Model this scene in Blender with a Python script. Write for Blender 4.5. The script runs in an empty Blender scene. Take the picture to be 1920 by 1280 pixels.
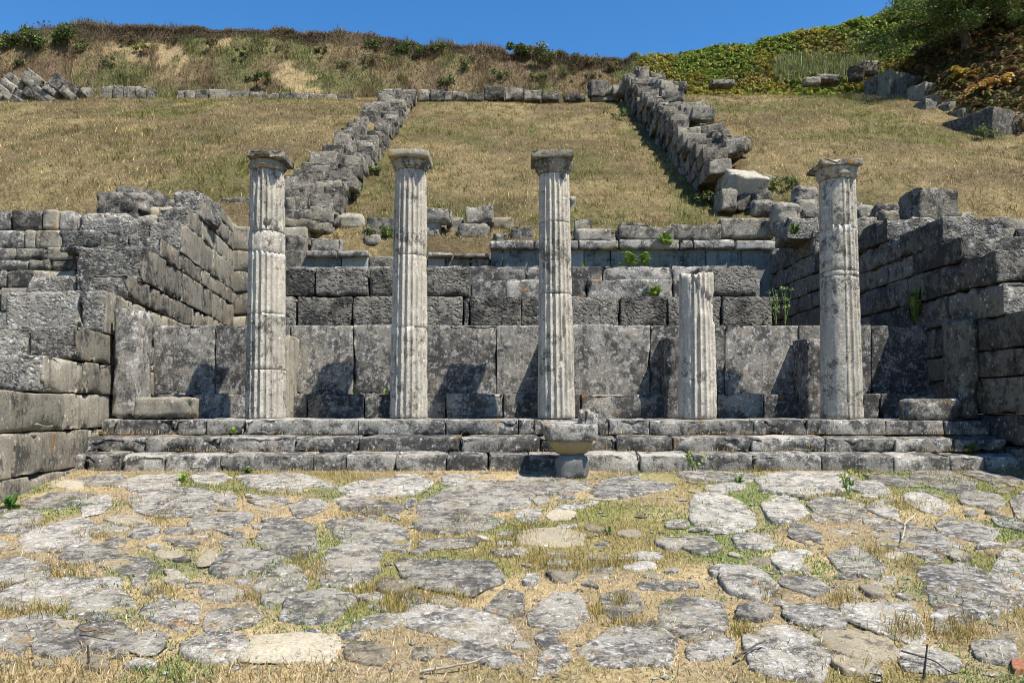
import bpy, math, random
import numpy as np
from math import radians, sin, cos, pi
from mathutils import Vector

random.seed(7)
rng = np.random.default_rng(7)
S = bpy.context.scene
C = S.collection

# ------------------------------------------------------------------ camera
F = 1500.0                      # focal length in pixels of the 1920 px wide photograph
PITCH = radians(2.5)
PPY = 706.5                     # row of the principal point (lens shift)
cam = bpy.data.cameras.new('camera')
cam.sensor_width = 36.0
cam.lens = F / 1920 * 36.0
cam.shift_y = (PPY - 640.0) / 1920
cam.clip_start = 0.05
cam.clip_end = 3000
camo = bpy.data.objects.new('camera', cam)
camo.rotation_euler = (radians(90) + PITCH, 0, 0)
C.objects.link(camo)
S.camera = camo

# ------------------------------------------------------------------ sky, sun, exposure
TO_SUN = Vector((1.30, -1.0, 3.0)).normalized()
SUN_EL = math.asin(TO_SUN.z)
SUN_ROT = math.atan2(TO_SUN.x, TO_SUN.y)
W = bpy.data.worlds.new('World')
S.world = W
W.use_nodes = True
wt = W.node_tree
bg = wt.nodes['Background']
sky = wt.nodes.new('ShaderNodeTexSky')
sky.sky_type = 'NISHITA'
sky.sun_disc = False
sky.sun_elevation = SUN_EL
sky.sun_rotation = SUN_ROT
sky.altitude = 800
sky.air_density = 1.0
sky.dust_density = 0.1
sky.ozone_density = 4.0
hsv = wt.nodes.new('ShaderNodeHueSaturation')
hsv.inputs['Saturation'].default_value = 1.26
wt.links.new(sky.outputs[0], hsv.inputs['Color'])
wt.links.new(hsv.outputs[0], bg.inputs[0])
bg.inputs[1].default_value = 0.105
sl = bpy.data.lights.new('sun', 'SUN')
sl.energy = 5.0
sl.angle = radians(0.5)
sl.color = (1.0, 0.95, 0.86)
so = bpy.data.objects.new('sun', sl)
so.rotation_euler = TO_SUN.to_track_quat('Z', 'Y').to_euler()
so.location = (20, -20, 40)
C.objects.link(so)
S.view_settings.view_transform = 'Standard'
S.view_settings.look = 'None'
S.view_settings.exposure = 0.9
S.view_settings.gamma = 1.0
S.view_settings.use_curve_mapping = False
S.cycles.max_bounces = 4
S.cycles.use_denoising = True
S.cycles.filter_width = 1.0

# ------------------------------------------------------------------ projection helpers (photograph pixel -> place)
cp, sp = cos(PITCH), sin(PITCH)
def ray(px, py):
    u = (px - 960) / F; v = (PPY - py) / F
    return np.array([u, cp - v * sp, sp + v * cp])
def at(px, py, Y):
    d = ray(px, py)
    return d * (Y / d[1])

# ------------------------------------------------------------------ noise
def _h(ix, iy, iz):
    h = (ix.astype(np.int64) * 374761393 + iy.astype(np.int64) * 668265263 + iz.astype(np.int64) * 1442695041) & 0xFFFFFFFF
    h = ((h ^ (h >> 13)) * 1274126177) & 0xFFFFFFFF
    h = ((h ^ (h >> 16)) * 2246822519) & 0xFFFFFFFF
    return ((h ^ (h >> 15)) & 0xFFFF) / 32767.5 - 1.0
def vn(P):
    i = np.floor(P); f = P - i; u = f * f * (3 - 2 * f); i = i.astype(np.int64)
    x, y, z = i[:, 0], i[:, 1], i[:, 2]; a, b, c = u[:, 0], u[:, 1], u[:, 2]
    def L(p, q, t): return p + (q - p) * t
    return L(L(L(_h(x, y, z), _h(x + 1, y, z), a), L(_h(x, y + 1, z), _h(x + 1, y + 1, z), a), b),
             L(L(_h(x, y, z + 1), _h(x + 1, y, z + 1), a), L(_h(x, y + 1, z + 1), _h(x + 1, y + 1, z + 1), a), b), c)
def fbm(P, o=3):
    s = 0; a = 1.0; t = 0
    for k in range(o):
        s = s + a * vn(P * (2.03 ** k) + k * 17.3); t += a; a *= .55
    return s / t
def fbm2(x, y, k=1.0, o=3, z=0.0):
    x = np.asarray(x, float); y = np.asarray(y, float)
    P = np.stack([x.ravel() * k, y.ravel() * k, np.full(x.size, z)], 1)
    return fbm(P, o).reshape(x.shape)
def sm(a, b, t):
    t = np.clip((t - a) / (b - a), 0, 1)
    return t * t * (3 - 2 * t)

# ------------------------------------------------------------------ objects
WL = {}
def make_mesh(name, V, faces, mat, col=None, smooth=True):
    """faces: ndarray (n,k) or list of such arrays"""
    if isinstance(faces, np.ndarray): faces = [faces]
    faces = [np.asarray(f, np.int32) for f in faces if len(f)]
    me = bpy.data.meshes.new(name)
    V = np.asarray(V, np.float32)
    me.vertices.add(len(V)); me.vertices.foreach_set('co', V.ravel())
    nl = sum(f.size for f in faces); nf = sum(len(f) for f in faces)
    me.loops.add(nl); me.loops.foreach_set('vertex_index', np.concatenate([f.ravel() for f in faces]))
    me.polygons.add(nf)
    ls = []; off = 0
    for f in faces:
        ls.append(off + np.arange(len(f)) * f.shape[1]); off += f.size
    me.polygons.foreach_set('loop_start', np.concatenate(ls).astype(np.int32))
    me.polygons.foreach_set('use_smooth', np.full(nf, smooth, bool))
    if col is not None:
        a = me.color_attributes.new('Col', 'FLOAT_COLOR', 'POINT')
        c4 = np.ones((len(V), 4), np.float32); c4[:, :3] = col
        a.data.foreach_set('color', c4.ravel())
    if mat is not None: me.materials.append(mat)
    me.update(calc_edges=True)
    return me
def tag(o, label=None, cat=None, group=None, kind=None):
    if label: o['label'] = label
    if cat: o['category'] = cat
    if group: o['group'] = group
    if kind or cat: o['kind'] = kind or 'thing'
    return o
def obj(name, V, faces, mat, parent=None, label=None, cat=None, group=None, kind=None, col=None, smooth=True, origin=None, front=None):
    V = np.asarray(V, float)
    lo, hi = V.min(0), V.max(0)
    c = np.array([(lo[0] + hi[0]) / 2, (lo[1] + hi[1]) / 2, lo[2]]) if origin is None else np.array(origin, float)
    me = make_mesh(name, V - c, faces, mat, col, smooth)
    if front is not None:
        # the broken front end of a block: quarry-faced, the dressed sides keep their own finish
        fa, fb, fm = front
        me.materials.append(fm)
        mi = np.zeros(len(me.polygons), np.int32); mi[fa:fb] = 1
        me.polygons.foreach_set('material_index', mi)
    o = bpy.data.objects.new(name, me)
    C.objects.link(o)
    WL[o.name] = c
    if parent is not None:
        o.parent = parent
        o.location = c - WL[parent.name]
    else:
        o.location = c
    return tag(o, label, cat, group, kind)
def thing(name, loc, label, cat, group=None, kind=None):
    o = bpy.data.objects.new(name, None)
    o.empty_display_size = .3
    o.location = loc
    C.objects.link(o)
    WL[o.name] = np.array(loc, float)
    return tag(o, label, cat, group, kind)

# ------------------------------------------------------------------ stone block geometry
_lat = {}
_rng = {}
def lattice(nu, nv, nw):
    k = (nu, nv, nw)
    if k in _lat: return _lat[k]
    I, J, K = np.meshgrid(np.arange(nu), np.arange(nv), np.arange(nw), indexing='ij')
    m = (I == 0) | (I == nu - 1) | (J == 0) | (J == nv - 1) | (K == 0) | (K == nw - 1)
    idx = -np.ones((nu, nv, nw), np.int32)
    idx[m] = np.arange(m.sum())
    def q(g, flip):
        a, b, c, d = g[:-1, :-1], g[1:, :-1], g[1:, 1:], g[:-1, 1:]
        f = np.stack([a, b, c, d], -1).reshape(-1, 4)
        return f[:, ::-1] if flip else f
    faces = np.concatenate([q(idx[:, :, 0], True), q(idx[:, :, -1], False),
                            q(idx[:, 0, :], False), q(idx[:, -1, :], True),
                            q(idx[0, :, :], True), q(idx[-1, :, :], False)])
    _lat[k] = (np.stack([I[m], J[m], K[m]], 1), faces)
    _rng[len(faces), m.sum()] = (2 * (nu - 1) * (nv - 1), 2 * (nu - 1) * (nv - 1) + (nu - 1) * (nw - 1))
    return _lat[k]
_seed = [0]
def block(c8, r=.03, seg=.13, amp=.012, chip=.06, warp=1.0):
    """hexahedron with worn edges. c8[i+2j+4k]: i right, j back, k up"""
    c8 = np.asarray(c8, float)
    _seed[0] += 1
    sd = np.array([_seed[0] * 7.31, _seed[0] * 3.17, _seed[0] * 5.77])
    g = c8.reshape(2, 2, 2, 3)             # [k][j][i]
    eu = (g[:, :, 1] - g[:, :, 0]).reshape(-1, 3).mean(0); ev = (g[:, 1] - g[:, 0]).reshape(-1, 3).mean(0); ew = (g[1] - g[0]).reshape(-1, 3).mean(0)
    L = np.array([np.linalg.norm(eu), np.linalg.norm(ev), np.linalg.norm(ew)])
    ax = np.stack([eu, ev, ew]) / L[:, None]
    r = min(r, .4 * L.min())
    us = []
    for l in L:
        e2 = min(r + .045, .45 * l)
        n = int(min(14, max(1, round((l - 2 * e2) / seg))))
        us.append(np.concatenate([[0, r], np.linspace(e2, l - e2, n + 1), [l - r, l]]))
    ijk, faces = lattice(*[len(u) for u in us])
    p = np.stack([us[a][ijk[:, a]] for a in range(3)], 1)
    q = np.clip(p, r, L - r)
    v = p - q
    ln = np.linalg.norm(v, axis=1, keepdims=True)
    n = v / np.maximum(ln, 1e-9)
    p2 = q + n * r
    d = np.sort(np.minimum(p, L - p), axis=1)
    edge = np.exp(-(d[:, 1] / .05) ** 2)
    t = p2 / L
    u_, v_, w_ = t[:, 0:1], t[:, 1:2], t[:, 2:3]
    P = 0
    for k in (0, 1):
        for j in (0, 1):
            for i in (0, 1):
                P = P + (u_ if i else 1 - u_) * (v_ if j else 1 - v_) * (w_ if k else 1 - w_) * g[k, j, i]
    nw_ = n @ ax
    nl = np.linalg.norm(nw_, axis=1, keepdims=True); nw_ = nw_ / np.maximum(nl, 1e-9)
    big = np.stack([vn(P * 1.9 + sd), vn(P * 1.9 + sd + 31), vn(P * 1.9 + sd + 67)], 1)
    P = P + big * amp * .8 * warp + nw_ * (fbm(P * 8.5 + sd, 3) * amp)[:, None]
    m = np.clip(fbm(P * 4.6 + sd * 1.7, 3) * 1.9 - .12, 0, 1)
    P = P - nw_ * (edge * m * chip * 1.6)[:, None]
    return P, faces
def box8(x0, x1, y0, y1, z0, z1):
    return [(x, y, z) for z in (z0, z1) for y in (y0, y1) for x in (x0, x1)]
def pbox8(px0, px1, py0, py1, Y, depth, dy=None):
    """box whose front face at distance Y fills the pixel rectangle px0..px1, py0 (top)..py1"""
    a, b, c, d = at(px0, py1, Y), at(px1, py1, Y), at(px0, py0, Y), at(px1, py0, Y)
    o = np.array([0, depth, 0])
    return [a, b, a + o, b + o, c, d, c + o, d + o]
def rot8(c8, yaw=0, pitch=0, roll=0):
    c8 = np.asarray(c8, float); m = c8.mean(0)
    from mathutils import Euler
    R = np.array(Euler((radians(pitch), radians(roll), radians(yaw))).to_matrix())
    return (c8 - m) @ R.T + m
def boulder(c8, seg=.13, amp=.05):
    c8 = np.asarray(c8, float)
    L = min(np.linalg.norm(c8[1] - c8[0]), np.linalg.norm(c8[2] - c8[0]), np.linalg.norm(c8[4] - c8[0]))
    return block(c8, r=.24 * L, seg=seg, amp=amp, chip=.14)

# ------------------------------------------------------------------ materials
def nodes(name):
    m = bpy.data.materials.new(name)
    m.use_nodes = True
    nt = m.node_tree
    b = nt.nodes['Principled BSDF']
    b.inputs['Specular IOR Level'].default_value = .15
    b.inputs['Roughness'].default_value = .92
    return m, nt, b
def N(nt, t, **kw):
    n = nt.nodes.new('ShaderNode' + t)
    for k, v in kw.items():
        if k in n.inputs: n.inputs[k].default_value = v
        else: setattr(n, k, v)
    return n
def noise(nt, vec, scale, detail=6, rough=.6, off=None, dist=0):
    n = N(nt, 'TexNoise', Scale=scale, Detail=detail, Roughness=rough, Distortion=dist)
    if off is not None:
        a = N(nt, 'VectorMath', operation='ADD'); a.inputs[1].default_value = (off, off * 1.3, off * .7)
        nt.links.new(vec, a.inputs[0]); vec = a.outputs[0]
    nt.links.new(vec, n.inputs['Vector'])
    return n.outputs['Fac']
def ramp(nt, fac, a, b, lo=0., hi=1.):
    m = N(nt, 'MapRange'); m.interpolation_type = 'SMOOTHSTEP'
    nt.links.new(fac, m.inputs[0])
    m.inputs[1].default_value = a; m.inputs[2].default_value = b; m.inputs[3].default_value = lo; m.inputs[4].default_value = hi
    return m.outputs[0]
def mix(nt, f, a, b, mode='MIX'):
    m = N(nt, 'Mix'); m.data_type = 'RGBA'; m.blend_type = mode
    for s, v in ((0, f), (6, a), (7, b)):
        if isinstance(v, (int, float)): m.inputs[s].default_value = v
        elif isinstance(v, tuple): m.inputs[s].default_value = (*v, 1) if len(v) == 3 else v
        else: nt.links.new(v, m.inputs[s])
    return m.outputs[2]
def math_(nt, op, a, b=0.):
    m = N(nt, 'Math', operation=op)
    for s, v in ((0, a), (1, b)):
        if isinstance(v, (int, float)): m.inputs[s].default_value = v
        else: nt.links.new(v, m.inputs[s])
    return m.outputs[0]
def stone(name, base, base2, dark=(.045, .043, .042), light=(.55, .55, .53), dk=.5, dw=.07, lt=.6, lw=.06, k=1.0,
          bump=.7, bd=.03, spots=.5, orange=0., rand=.22, streak=0., pits=.0, olive=0., patchy=.45, per=.08):
    m, nt, b = nodes(name)
    geo = N(nt, 'NewGeometry'); oi = N(nt, 'ObjectInfo')
    sc = N(nt, 'VectorMath', operation='MULTIPLY'); sc.inputs[1].default_value = (k, k, k)
    nt.links.new(geo.outputs['Position'], sc.inputs[0])
    rv = N(nt, 'CombineXYZ')
    r1 = math_(nt, 'MULTIPLY', oi.outputs['Random'], 53.0)
    for i in range(3): nt.links.new(r1, rv.inputs[i])
    ad = N(nt, 'VectorMath', operation='ADD')
    nt.links.new(sc.outputs[0], ad.inputs[0]); nt.links.new(rv.outputs[0], ad.inputs[1])
    vec = ad.outputs[0]
    n1 = noise(nt, vec, 2.2, 4, .62)
    n2 = noise(nt, vec, 5.5, 9, .86, 11.)
    n3 = noise(nt, vec, 11., 7, .84, 29.)
    n4 = noise(nt, vec, 55., 3, .75, 5.)
    c = mix(nt, ramp(nt, n1, .38, .62), base, base2)
    c = mix(nt, ramp(nt, n4, .40, .66, 0, .6), c, tuple(x * .4 for x in base))
    if olive:
        c = mix(nt, ramp(nt, noise(nt, vec, 2.3, 6, .65, 91.), .52, .66, 0, olive), c, (.21, .17, .07))
    if streak:
        st = N(nt, 'VectorMath', operation='MULTIPLY'); st.inputs[1].default_value = (9, 9, .7)
        nt.links.new(vec, st.inputs[0])
        c = mix(nt, ramp(nt, noise(nt, st.outputs[0], 1., 6, .65), .5, .66, 0, streak), c, dark)
    # crust differs from block to block and gathers in patches
    n2v = math_(nt, 'ADD', n2, math_(nt, 'ADD', math_(nt, 'MULTIPLY', math_(nt, 'SUBTRACT', n1, .5), patchy), math_(nt, 'MULTIPLY', math_(nt, 'SUBTRACT', oi.outputs['Random'], .5), per)))
    md = ramp(nt, n2v, dk - dw, dk + dw)
    # the dark crust sits where the noise is LOW
    c = mix(nt, math_(nt, 'MULTIPLY', math_(nt, 'SUBTRACT', 1., md), .88), c, dark)
    c = mix(nt, math_(nt, 'MULTIPLY', ramp(nt, n3, lt - lw, lt + lw), .8), c, light)
    if spots:
        vo = N(nt, 'TexVoronoi', Scale=11.0); nt.links.new(vec, vo.inputs['Vector'])
        sx = N(nt, 'SeparateColor'); nt.links.new(vo.outputs['Color'], sx.inputs[0])
        d2 = math_(nt, 'ADD', vo.outputs['Distance'], math_(nt, 'MULTIPLY', n4, .25))
        f = math_(nt, 'MULTIPLY', ramp(nt, d2, .40, .28), ramp(nt, sx.outputs[0], 1 - spots * .5 - .02, 1 - spots * .5))
        c = mix(nt, math_(nt, 'MULTIPLY', f, .75), c, light)
    if orange:
        f = math_(nt, 'MULTIPLY', ramp(nt, noise(nt, vec, 3., 7, .7, 61.), .62 - orange * .12, .68 - orange * .08), .85)
        c = mix(nt, f, c, (.30, .15, .035))
    hs = N(nt, 'HueSaturation')
    nt.links.new(c, hs.inputs['Color'])
    nt.links.new(ramp(nt, oi.outputs['Random'], 0, 1, 1 - rand, 1 + rand), hs.inputs['Value'])
    nt.links.new(hs.outputs[0], b.inputs['Base Color'])
    h = math_(nt, 'ADD', math_(nt, 'MULTIPLY', n2, .9), math_(nt, 'MULTIPLY', noise(nt, vec, 21., 6, .7, 3.), 1.0))
    if pits:
        vo = N(nt, 'TexVoronoi', Scale=13.0); vo.feature = 'F1'
        wv = N(nt, 'VectorMath', operation='MULTIPLY'); wv.inputs[1].default_value = (1, 1, 1.7)
        nz = N(nt, 'TexNoise', Scale=6., Detail=3.); nt.links.new(vec, nz.inputs['Vector'])
        av = N(nt, 'VectorMath', operation='ADD'); nt.links.new(vec, av.inputs[0])
        ms = N(nt, 'VectorMath', operation='SCALE'); ms.inputs['Scale'].default_value = .18
        nt.links.new(nz.outputs['Color'], ms.inputs[0]); nt.links.new(ms.outputs[0], av.inputs[1])
        nt.links.new(av.outputs[0], wv.inputs[0]); nt.links.new(wv.outputs[0], vo.inputs['Vector'])
        h = math_(nt, 'ADD', h, math_(nt, 'MULTIPLY', ramp(nt, vo.outputs['Distance'], .05, .55), pits))
    bp = N(nt, 'Bump', Strength=bump, Distance=bd)
    nt.links.new(h, bp.inputs['Height'])
    nt.links.new(bp.outputs[0], b.inputs['Normal'])
    return m
M = {}
M['slab'] = stone('weathered_slab', (.205, .185, .155), (.27, .243, .202), dk=.505, dw=.05, lt=.555, lw=.04, light=(.42, .41, .385), spots=.12, bump=.6, bd=.015, streak=.5, patchy=.3)
M['ashlar'] = stone('rough_ashlar', (.21, .197, .168), (.27, .25, .21), dk=.475, dw=.05, lt=.60, lw=.05, light=(.42, .41, .385), spots=.08, bump=1.0, bd=.045, pits=1.3, k=1.0)
M['step'] = stone('step_stone', (.25, .232, .20), (.33, .305, .262), dk=.50, dw=.05, lt=.59, lw=.05, light=(.56, .55, .52), spots=.2, bump=.8, bd=.025, orange=.08)
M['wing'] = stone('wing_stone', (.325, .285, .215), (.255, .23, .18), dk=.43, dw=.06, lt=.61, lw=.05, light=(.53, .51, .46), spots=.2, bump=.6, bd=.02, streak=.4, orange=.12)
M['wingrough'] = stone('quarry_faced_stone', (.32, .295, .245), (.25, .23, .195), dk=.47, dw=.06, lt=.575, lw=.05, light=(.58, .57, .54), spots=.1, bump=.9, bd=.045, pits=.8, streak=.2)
M['wingshade'] = stone('shaded_wing_stone', (.215, .19, .145), (.165, .15, .125), dk=.48, dw=.05, lt=.61, lw=.05, light=(.50, .49, .46), spots=.35, bump=.7, bd=.025, streak=.3, olive=.4)  # wing stone painted darker; the colour holds the shade of the right side
M['rubble'] = stone('rubble_stone', (.225, .205, .165), (.295, .265, .215), dk=.48, dw=.05, lt=.59, lw=.05, light=(.52, .51, .48), spots=.2, bump=1.0, bd=.045, k=.9, olive=.3)
M['farstone'] = stone('hill_stone', (.225, .20, .155), (.29, .255, .20), dk=.475, dw=.05, lt=.59, lw=.05, light=(.50, .48, .44), spots=.1, bump=1.0, bd=.07, k=.7)
M['pale'] = stone('pale_limestone', (.34, .305, .235), (.28, .255, .205), dk=.42, lt=.60, light=(.50, .48, .43), spots=.2, bump=.7, bd=.03)
M['column'] = stone('column_limestone', (.50, .445, .36), (.40, .36, .30), dark=(.075, .07, .06), dk=.44, dw=.04, lt=.58, lw=.08, light=(.60, .56, .48), spots=.1, bump=.7, bd=.014, rand=.06, streak=.5, pits=.25)
M['mortar'] = stone('pale_mortar', (.58, .55, .49), (.52, .49, .44), dk=.36, lt=.62, light=(.64, .62, .58), spots=0, bump=.3, bd=.01, rand=.05)
M['capital'] = stone('capital_stone', (.36, .32, .24), (.27, .245, .19), dk=.475, dw=.06, lt=.60, light=(.56, .53, .47), spots=.2, bump=.7, bd=.018, orange=.3, olive=.7, rand=.1)
M['plaster'] = stone('blue_grey_plaster', (.20, .225, .215), (.25, .26, .24), dk=.42, lt=.66, light=(.43, .44, .42), spots=.05, bump=.3, bd=.012, streak=.4, olive=.3)
M['concrete'] = stone('grey_concrete', (.15, .15, .145), (.19, .188, .178), dk=.42, lt=.68, spots=0, bump=.4, bd=.01, rand=.05)  # kept dark, part of the shadow on the stub is in this colour
M['pave'] = stone('paving_stone', (.29, .265, .222), (.36, .33, .28), dk=.48, dw=.06, lt=.56, lw=.05, light=(.53, .515, .48), spots=.25, bump=.9, bd=.018, orange=.03, k=1.5, olive=.45, patchy=.35, per=.05, rand=.12)
M['pavedark'] = stone('dark_paving_stone', (.245, .222, .182), (.31, .283, .235), dk=.49, dw=.06, lt=.58, lw=.05, light=(.50, .485, .45), spots=.25, bump=.9, bd=.018, k=1.5, orange=.03, olive=.45, patchy=.35, per=.05, rand=.12)
M['ochre'] = stone('ochre_stone', (.42, .33, .17), (.34, .27, .15), dk=.40, lt=.64, light=(.52, .46, .33), spots=.1, bump=.7, bd=.015, rand=.05)
M['pavecream'] = stone('cream_paving_stone', (.36, .315, .23), (.31, .27, .205), dk=.42, lt=.62, light=(.46, .42, .35), spots=.1, bump=.5, bd=.018, olive=.2)
M['pavetan'] = stone('tan_paving_stone', (.33, .28, .195), (.27, .235, .175), dk=.42, lt=.63, light=(.45, .42, .36), spots=.2, bump=.8, bd=.025, olive=.3)

def colmat(name, bumpk=0, bd=.05, var=.3, trans=0., rough=.9, k1=9., k2=1.1):
    m, nt, b = nodes(name)
    b.inputs['Roughness'].default_value = rough
    a = N(nt, 'VertexColor'); a.layer_name = 'Col'
    c = a.outputs[0]
    geo = N(nt, 'NewGeometry')
    if var:
        f = noise(nt, geo.outputs['Position'], k1, 8, .72)
        f2 = noise(nt, geo.outputs['Position'], k2, 5, .6, 8.)
        g = math_(nt, 'MULTIPLY', ramp(nt, f, .3, .7, 1 - var, 1 + var), ramp(nt, f2, .35, .65, 1 - var * .4, 1 + var * .4))
        hs = N(nt, 'HueSaturation'); nt.links.new(c, hs.inputs['Color']); nt.links.new(g, hs.inputs['Value']); c = hs.outputs[0]
    nt.links.new(c, b.inputs['Base Color'])
    if bumpk:
        h = math_(nt, 'ADD', noise(nt, geo.outputs['Position'], 6., 9, .7, 2.), noise(nt, geo.outputs['Position'], 30., 6, .7, 4.))
        bp = N(nt, 'Bump', Strength=bumpk, Distance=bd); nt.links.new(h, bp.inputs['Height']); nt.links.new(bp.outputs[0], b.inputs['Normal'])
    if trans:
        t = N(nt, 'BsdfTranslucent'); nt.links.new(c, t.inputs['Color'])
        ms = N(nt, 'MixShader'); ms.inputs[0].default_value = trans
        out = nt.nodes['Material Output']
        nt.links.new(b.outputs[0], ms.inputs[1]); nt.links.new(t.outputs[0], ms.inputs[2]); nt.links.new(ms.outputs[0], out.inputs[0])
    return m
M['terrain'] = colmat('terrain_soil', .9, .12, .45)
M['soil'] = colmat('pavement_soil', .8, .03, .35, k1=22., k2=2.)
M['grass'] = colmat('grass_blades', 0, 0, 0, .25, .7)
M['leaf'] = colmat('leaves', 0, 0, 0, .3, .6)
M['bark'] = colmat('bark_and_stems', .6, .02, .35, k1=14.)

# ================================================================== TERRAIN
RIDGE = [(-700, 75), (0, 82), (140, 62), (240, 62), (400, 68), (560, 73), (700, 80), (760, 94), (900, 94), (1000, 100), (1100, 110), (1165, 122), (1230, 130), (1300, 118), (1420, 100), (1500, 76), (1600, 68), (1700, 70), (1900, 70), (2600, 60)]
_rp = np.array([at(p, q, 46.6) for p, q in RIDGE])
ZT = 15.9
def ground_front(y): return -1.85 + .1037 * y
def Hh(x, y):
    x = np.asarray(x, float); y = np.asarray(y, float)
    fr = ground_front(np.clip(y, -30, 10.3)) - .10 * sm(9.6, 10.4, y) * 0
    xl = -6.4 - .147 * (y - 11); xr = 7.35 - .02 * (y - 11)
    ins = sm(-.15, .15, x - xl) * sm(-.15, .15, xr - x)
    fill = sm(-5.1, -4.9, x) * sm(4.9, 4.7, x) * (1 - sm(4.0, 4.2, x) * sm(15.9, 15.7, y))
    zi = fill * (2.5 * sm(13.95, 14.2, y) + .7 * sm(16.45, 16.7, y) + .7 * sm(18.45, 18.7, y)) * (1 - sm(20.35, 20.6, y)) + 5.15 * sm(20.35, 20.6, y)
    zo = 4.35 * sm(15.5, 16.4, y) + .8 * sm(16.6, 20.5, y)
    z = fr + ins * zi + (1 - ins) * zo
    z = z + .577 * np.clip(y - 20.5, 0, 19.9)
    up = sm(20.6, 24, y)
    z = z + up * (.75 * sm(-4.9, -6.2, x) + .95 * sm(6.2, 7.4, x)) * (1 - .6 * sm(36, 40, y))
    zr = np.interp(x, _rp[:, 0], _rp[:, 2])
    t = np.clip((y - 41.3) / 5.0, 0, 1)
    sc = .13 * sm(9, 5, x) * sm(-31, -27, x) * (.35 + .65 * sm(-.4, .2, fbm2(x, y * 0, .3, 2, 13.)))
    prof = (1 - sc) * (.45 * t + .55 * t * t * (3 - 2 * t)) + sc * sm(.93, .99, t + .05 * fbm2(x, y * 0, .9, 2, 3.))
    z = z + prof * np.maximum(zr - (4.29 + .577 * 19.9 + .05), 0)
    # bank at the right, beyond the side wall
    z = z + np.clip(x - 18.2 + .02 * (y - 28), 0, 9) * .72 * sm(19, 24, y) * (1 - sm(43, 47, y))
    z = z + np.clip(-x - 27, 0, 8) * .5 * sm(22, 30, y) * (1 - sm(42, 47, y))
    rough = sm(20.5, 22, y)
    z = z + rough * (.16 * fbm2(x, y, .45, 3) + .07 * fbm2(x, y, 1.7, 2, 9.)) + sm(41, 42.5, y) * (1 - sm(48, 60, y)) * (.45 * fbm2(x, y, .8, 3, 4.) + .22 * fbm2(x, y, 2.4, 2, 6.)) * (1 - .6 * sm(45.5, 46.5, y))
    return z
def on_hill(px, py, y0=20.6, y1=60):
    d = ray(px, py)
    ys = np.arange(y0, y1, .05)
    P = d[None, :] * (ys / d[1])[:, None]
    hit = np.nonzero(P[:, 2] <= Hh(P[:, 0], P[:, 1]))[0]
    return P[hit[0]] if len(hit) else P[-1]

def patch(x, y, k, z, a, b): return sm(a, b, fbm2(x, y, k, 3, z))
CLAY = [(-21.5, 44.9, 2.2, .9), (-19.3, 44.2, 1.0, 1.1), (-16.8, 45.1, 1.6, .6), (-12.2, 43.6, 1.1, 1.2), (-11., 43., .8, .8)]
def hillcol(x, y):
    """colour of the ground cover itself: straw, olive, bare earth, clay"""
    straw = np.array([.25, .19, .092]); brown = np.array([.15, .11, .058]); olive = np.array([.13, .12, .045]); clay = np.array([.36, .265, .135]); earth = np.array([.15, .105, .065]); green = np.array([.095, .13, .028])
    n = patch(x, y, .55, 1., -.35, .4)[..., None]
    c = straw * n + brown * (1 - n)
    g = patch(x, y, .35, 5., .02, .5)[..., None] * .75
    c = c * (1 - g) + olive * g
    g2 = (patch(x, y, .8, 12., .30, .62) * .6)[..., None]
    c = c * (1 - g2) + green * g2
    bank = sm(41.2, 42.2, y)
    b = patch(x, y, .9, 20., -.2, .35)[..., None]
    cb = earth * b + np.array([.19, .145, .075]) * (1 - b)
    gg = (patch(x, y, .6, 30., -.05, .4) * .7)[..., None]
    cb = cb * (1 - gg) + np.array([.12, .135, .045]) * gg
    cl = 0
    for q0, q1, rx, ry in CLAY: cl = np.maximum(cl, np.exp(-((x - q0) / rx) ** 2 - ((y - q1) / ry) ** 2))
    cl = (sm(.42, .7, cl * .8 + .75 * fbm2(x, y, 1.9, 3, 41.)) * (cl > .12) * .85)[..., None]
    cb = cb * (1 - cl) + clay * cl
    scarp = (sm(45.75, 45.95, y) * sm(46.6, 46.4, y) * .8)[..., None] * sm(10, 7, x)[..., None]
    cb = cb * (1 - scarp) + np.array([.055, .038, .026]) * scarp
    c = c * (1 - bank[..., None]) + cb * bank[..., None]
    return c
def grid(xs, ys):
    X, Y = np.meshgrid(xs, ys, indexing='ij')
    n, m = len(xs), len(ys)
    i = np.arange(n * m).reshape(n, m)
    f = np.stack([i[:-1, :-1], i[1:, :-1], i[1:, 1:], i[:-1, 1:]], -1).reshape(-1, 4)
    return X, Y, f
xs = np.concatenate([[-900, -400, -200, -120, -80, -60, -50, -44, -40, -37], np.arange(-35, 35.01, .28), [37, 40, 44, 50, 60, 80, 120, 200, 400, 900]])
ys = np.concatenate([[-300, -120, -60, -30, -15, -8, -4, -1], np.arange(1, 13.5, .5), np.arange(13.6, 49, .22), [50, 52, 55, 60, 70, 90, 130, 250, 600, 1500]])
X, Y, f = grid(xs, ys)
Z = Hh(X, Y)
Z = Z - .09 * sm(-9.6, -9.3, X) * sm(9.6, 9.3, X) * sm(1.5, 2, Y) * sm(11.3, 11, Y)
Z = Z - .02 * np.clip(Y - 50, 0, 2000)
tcol = hillcol(X, Y)
terr = obj('terrain', np.stack([X, Y, Z], -1).reshape(-1, 3), f, M['terrain'], kind='structure', col=tcol.reshape(-1, 3), origin=(0, 0, 0))

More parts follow.
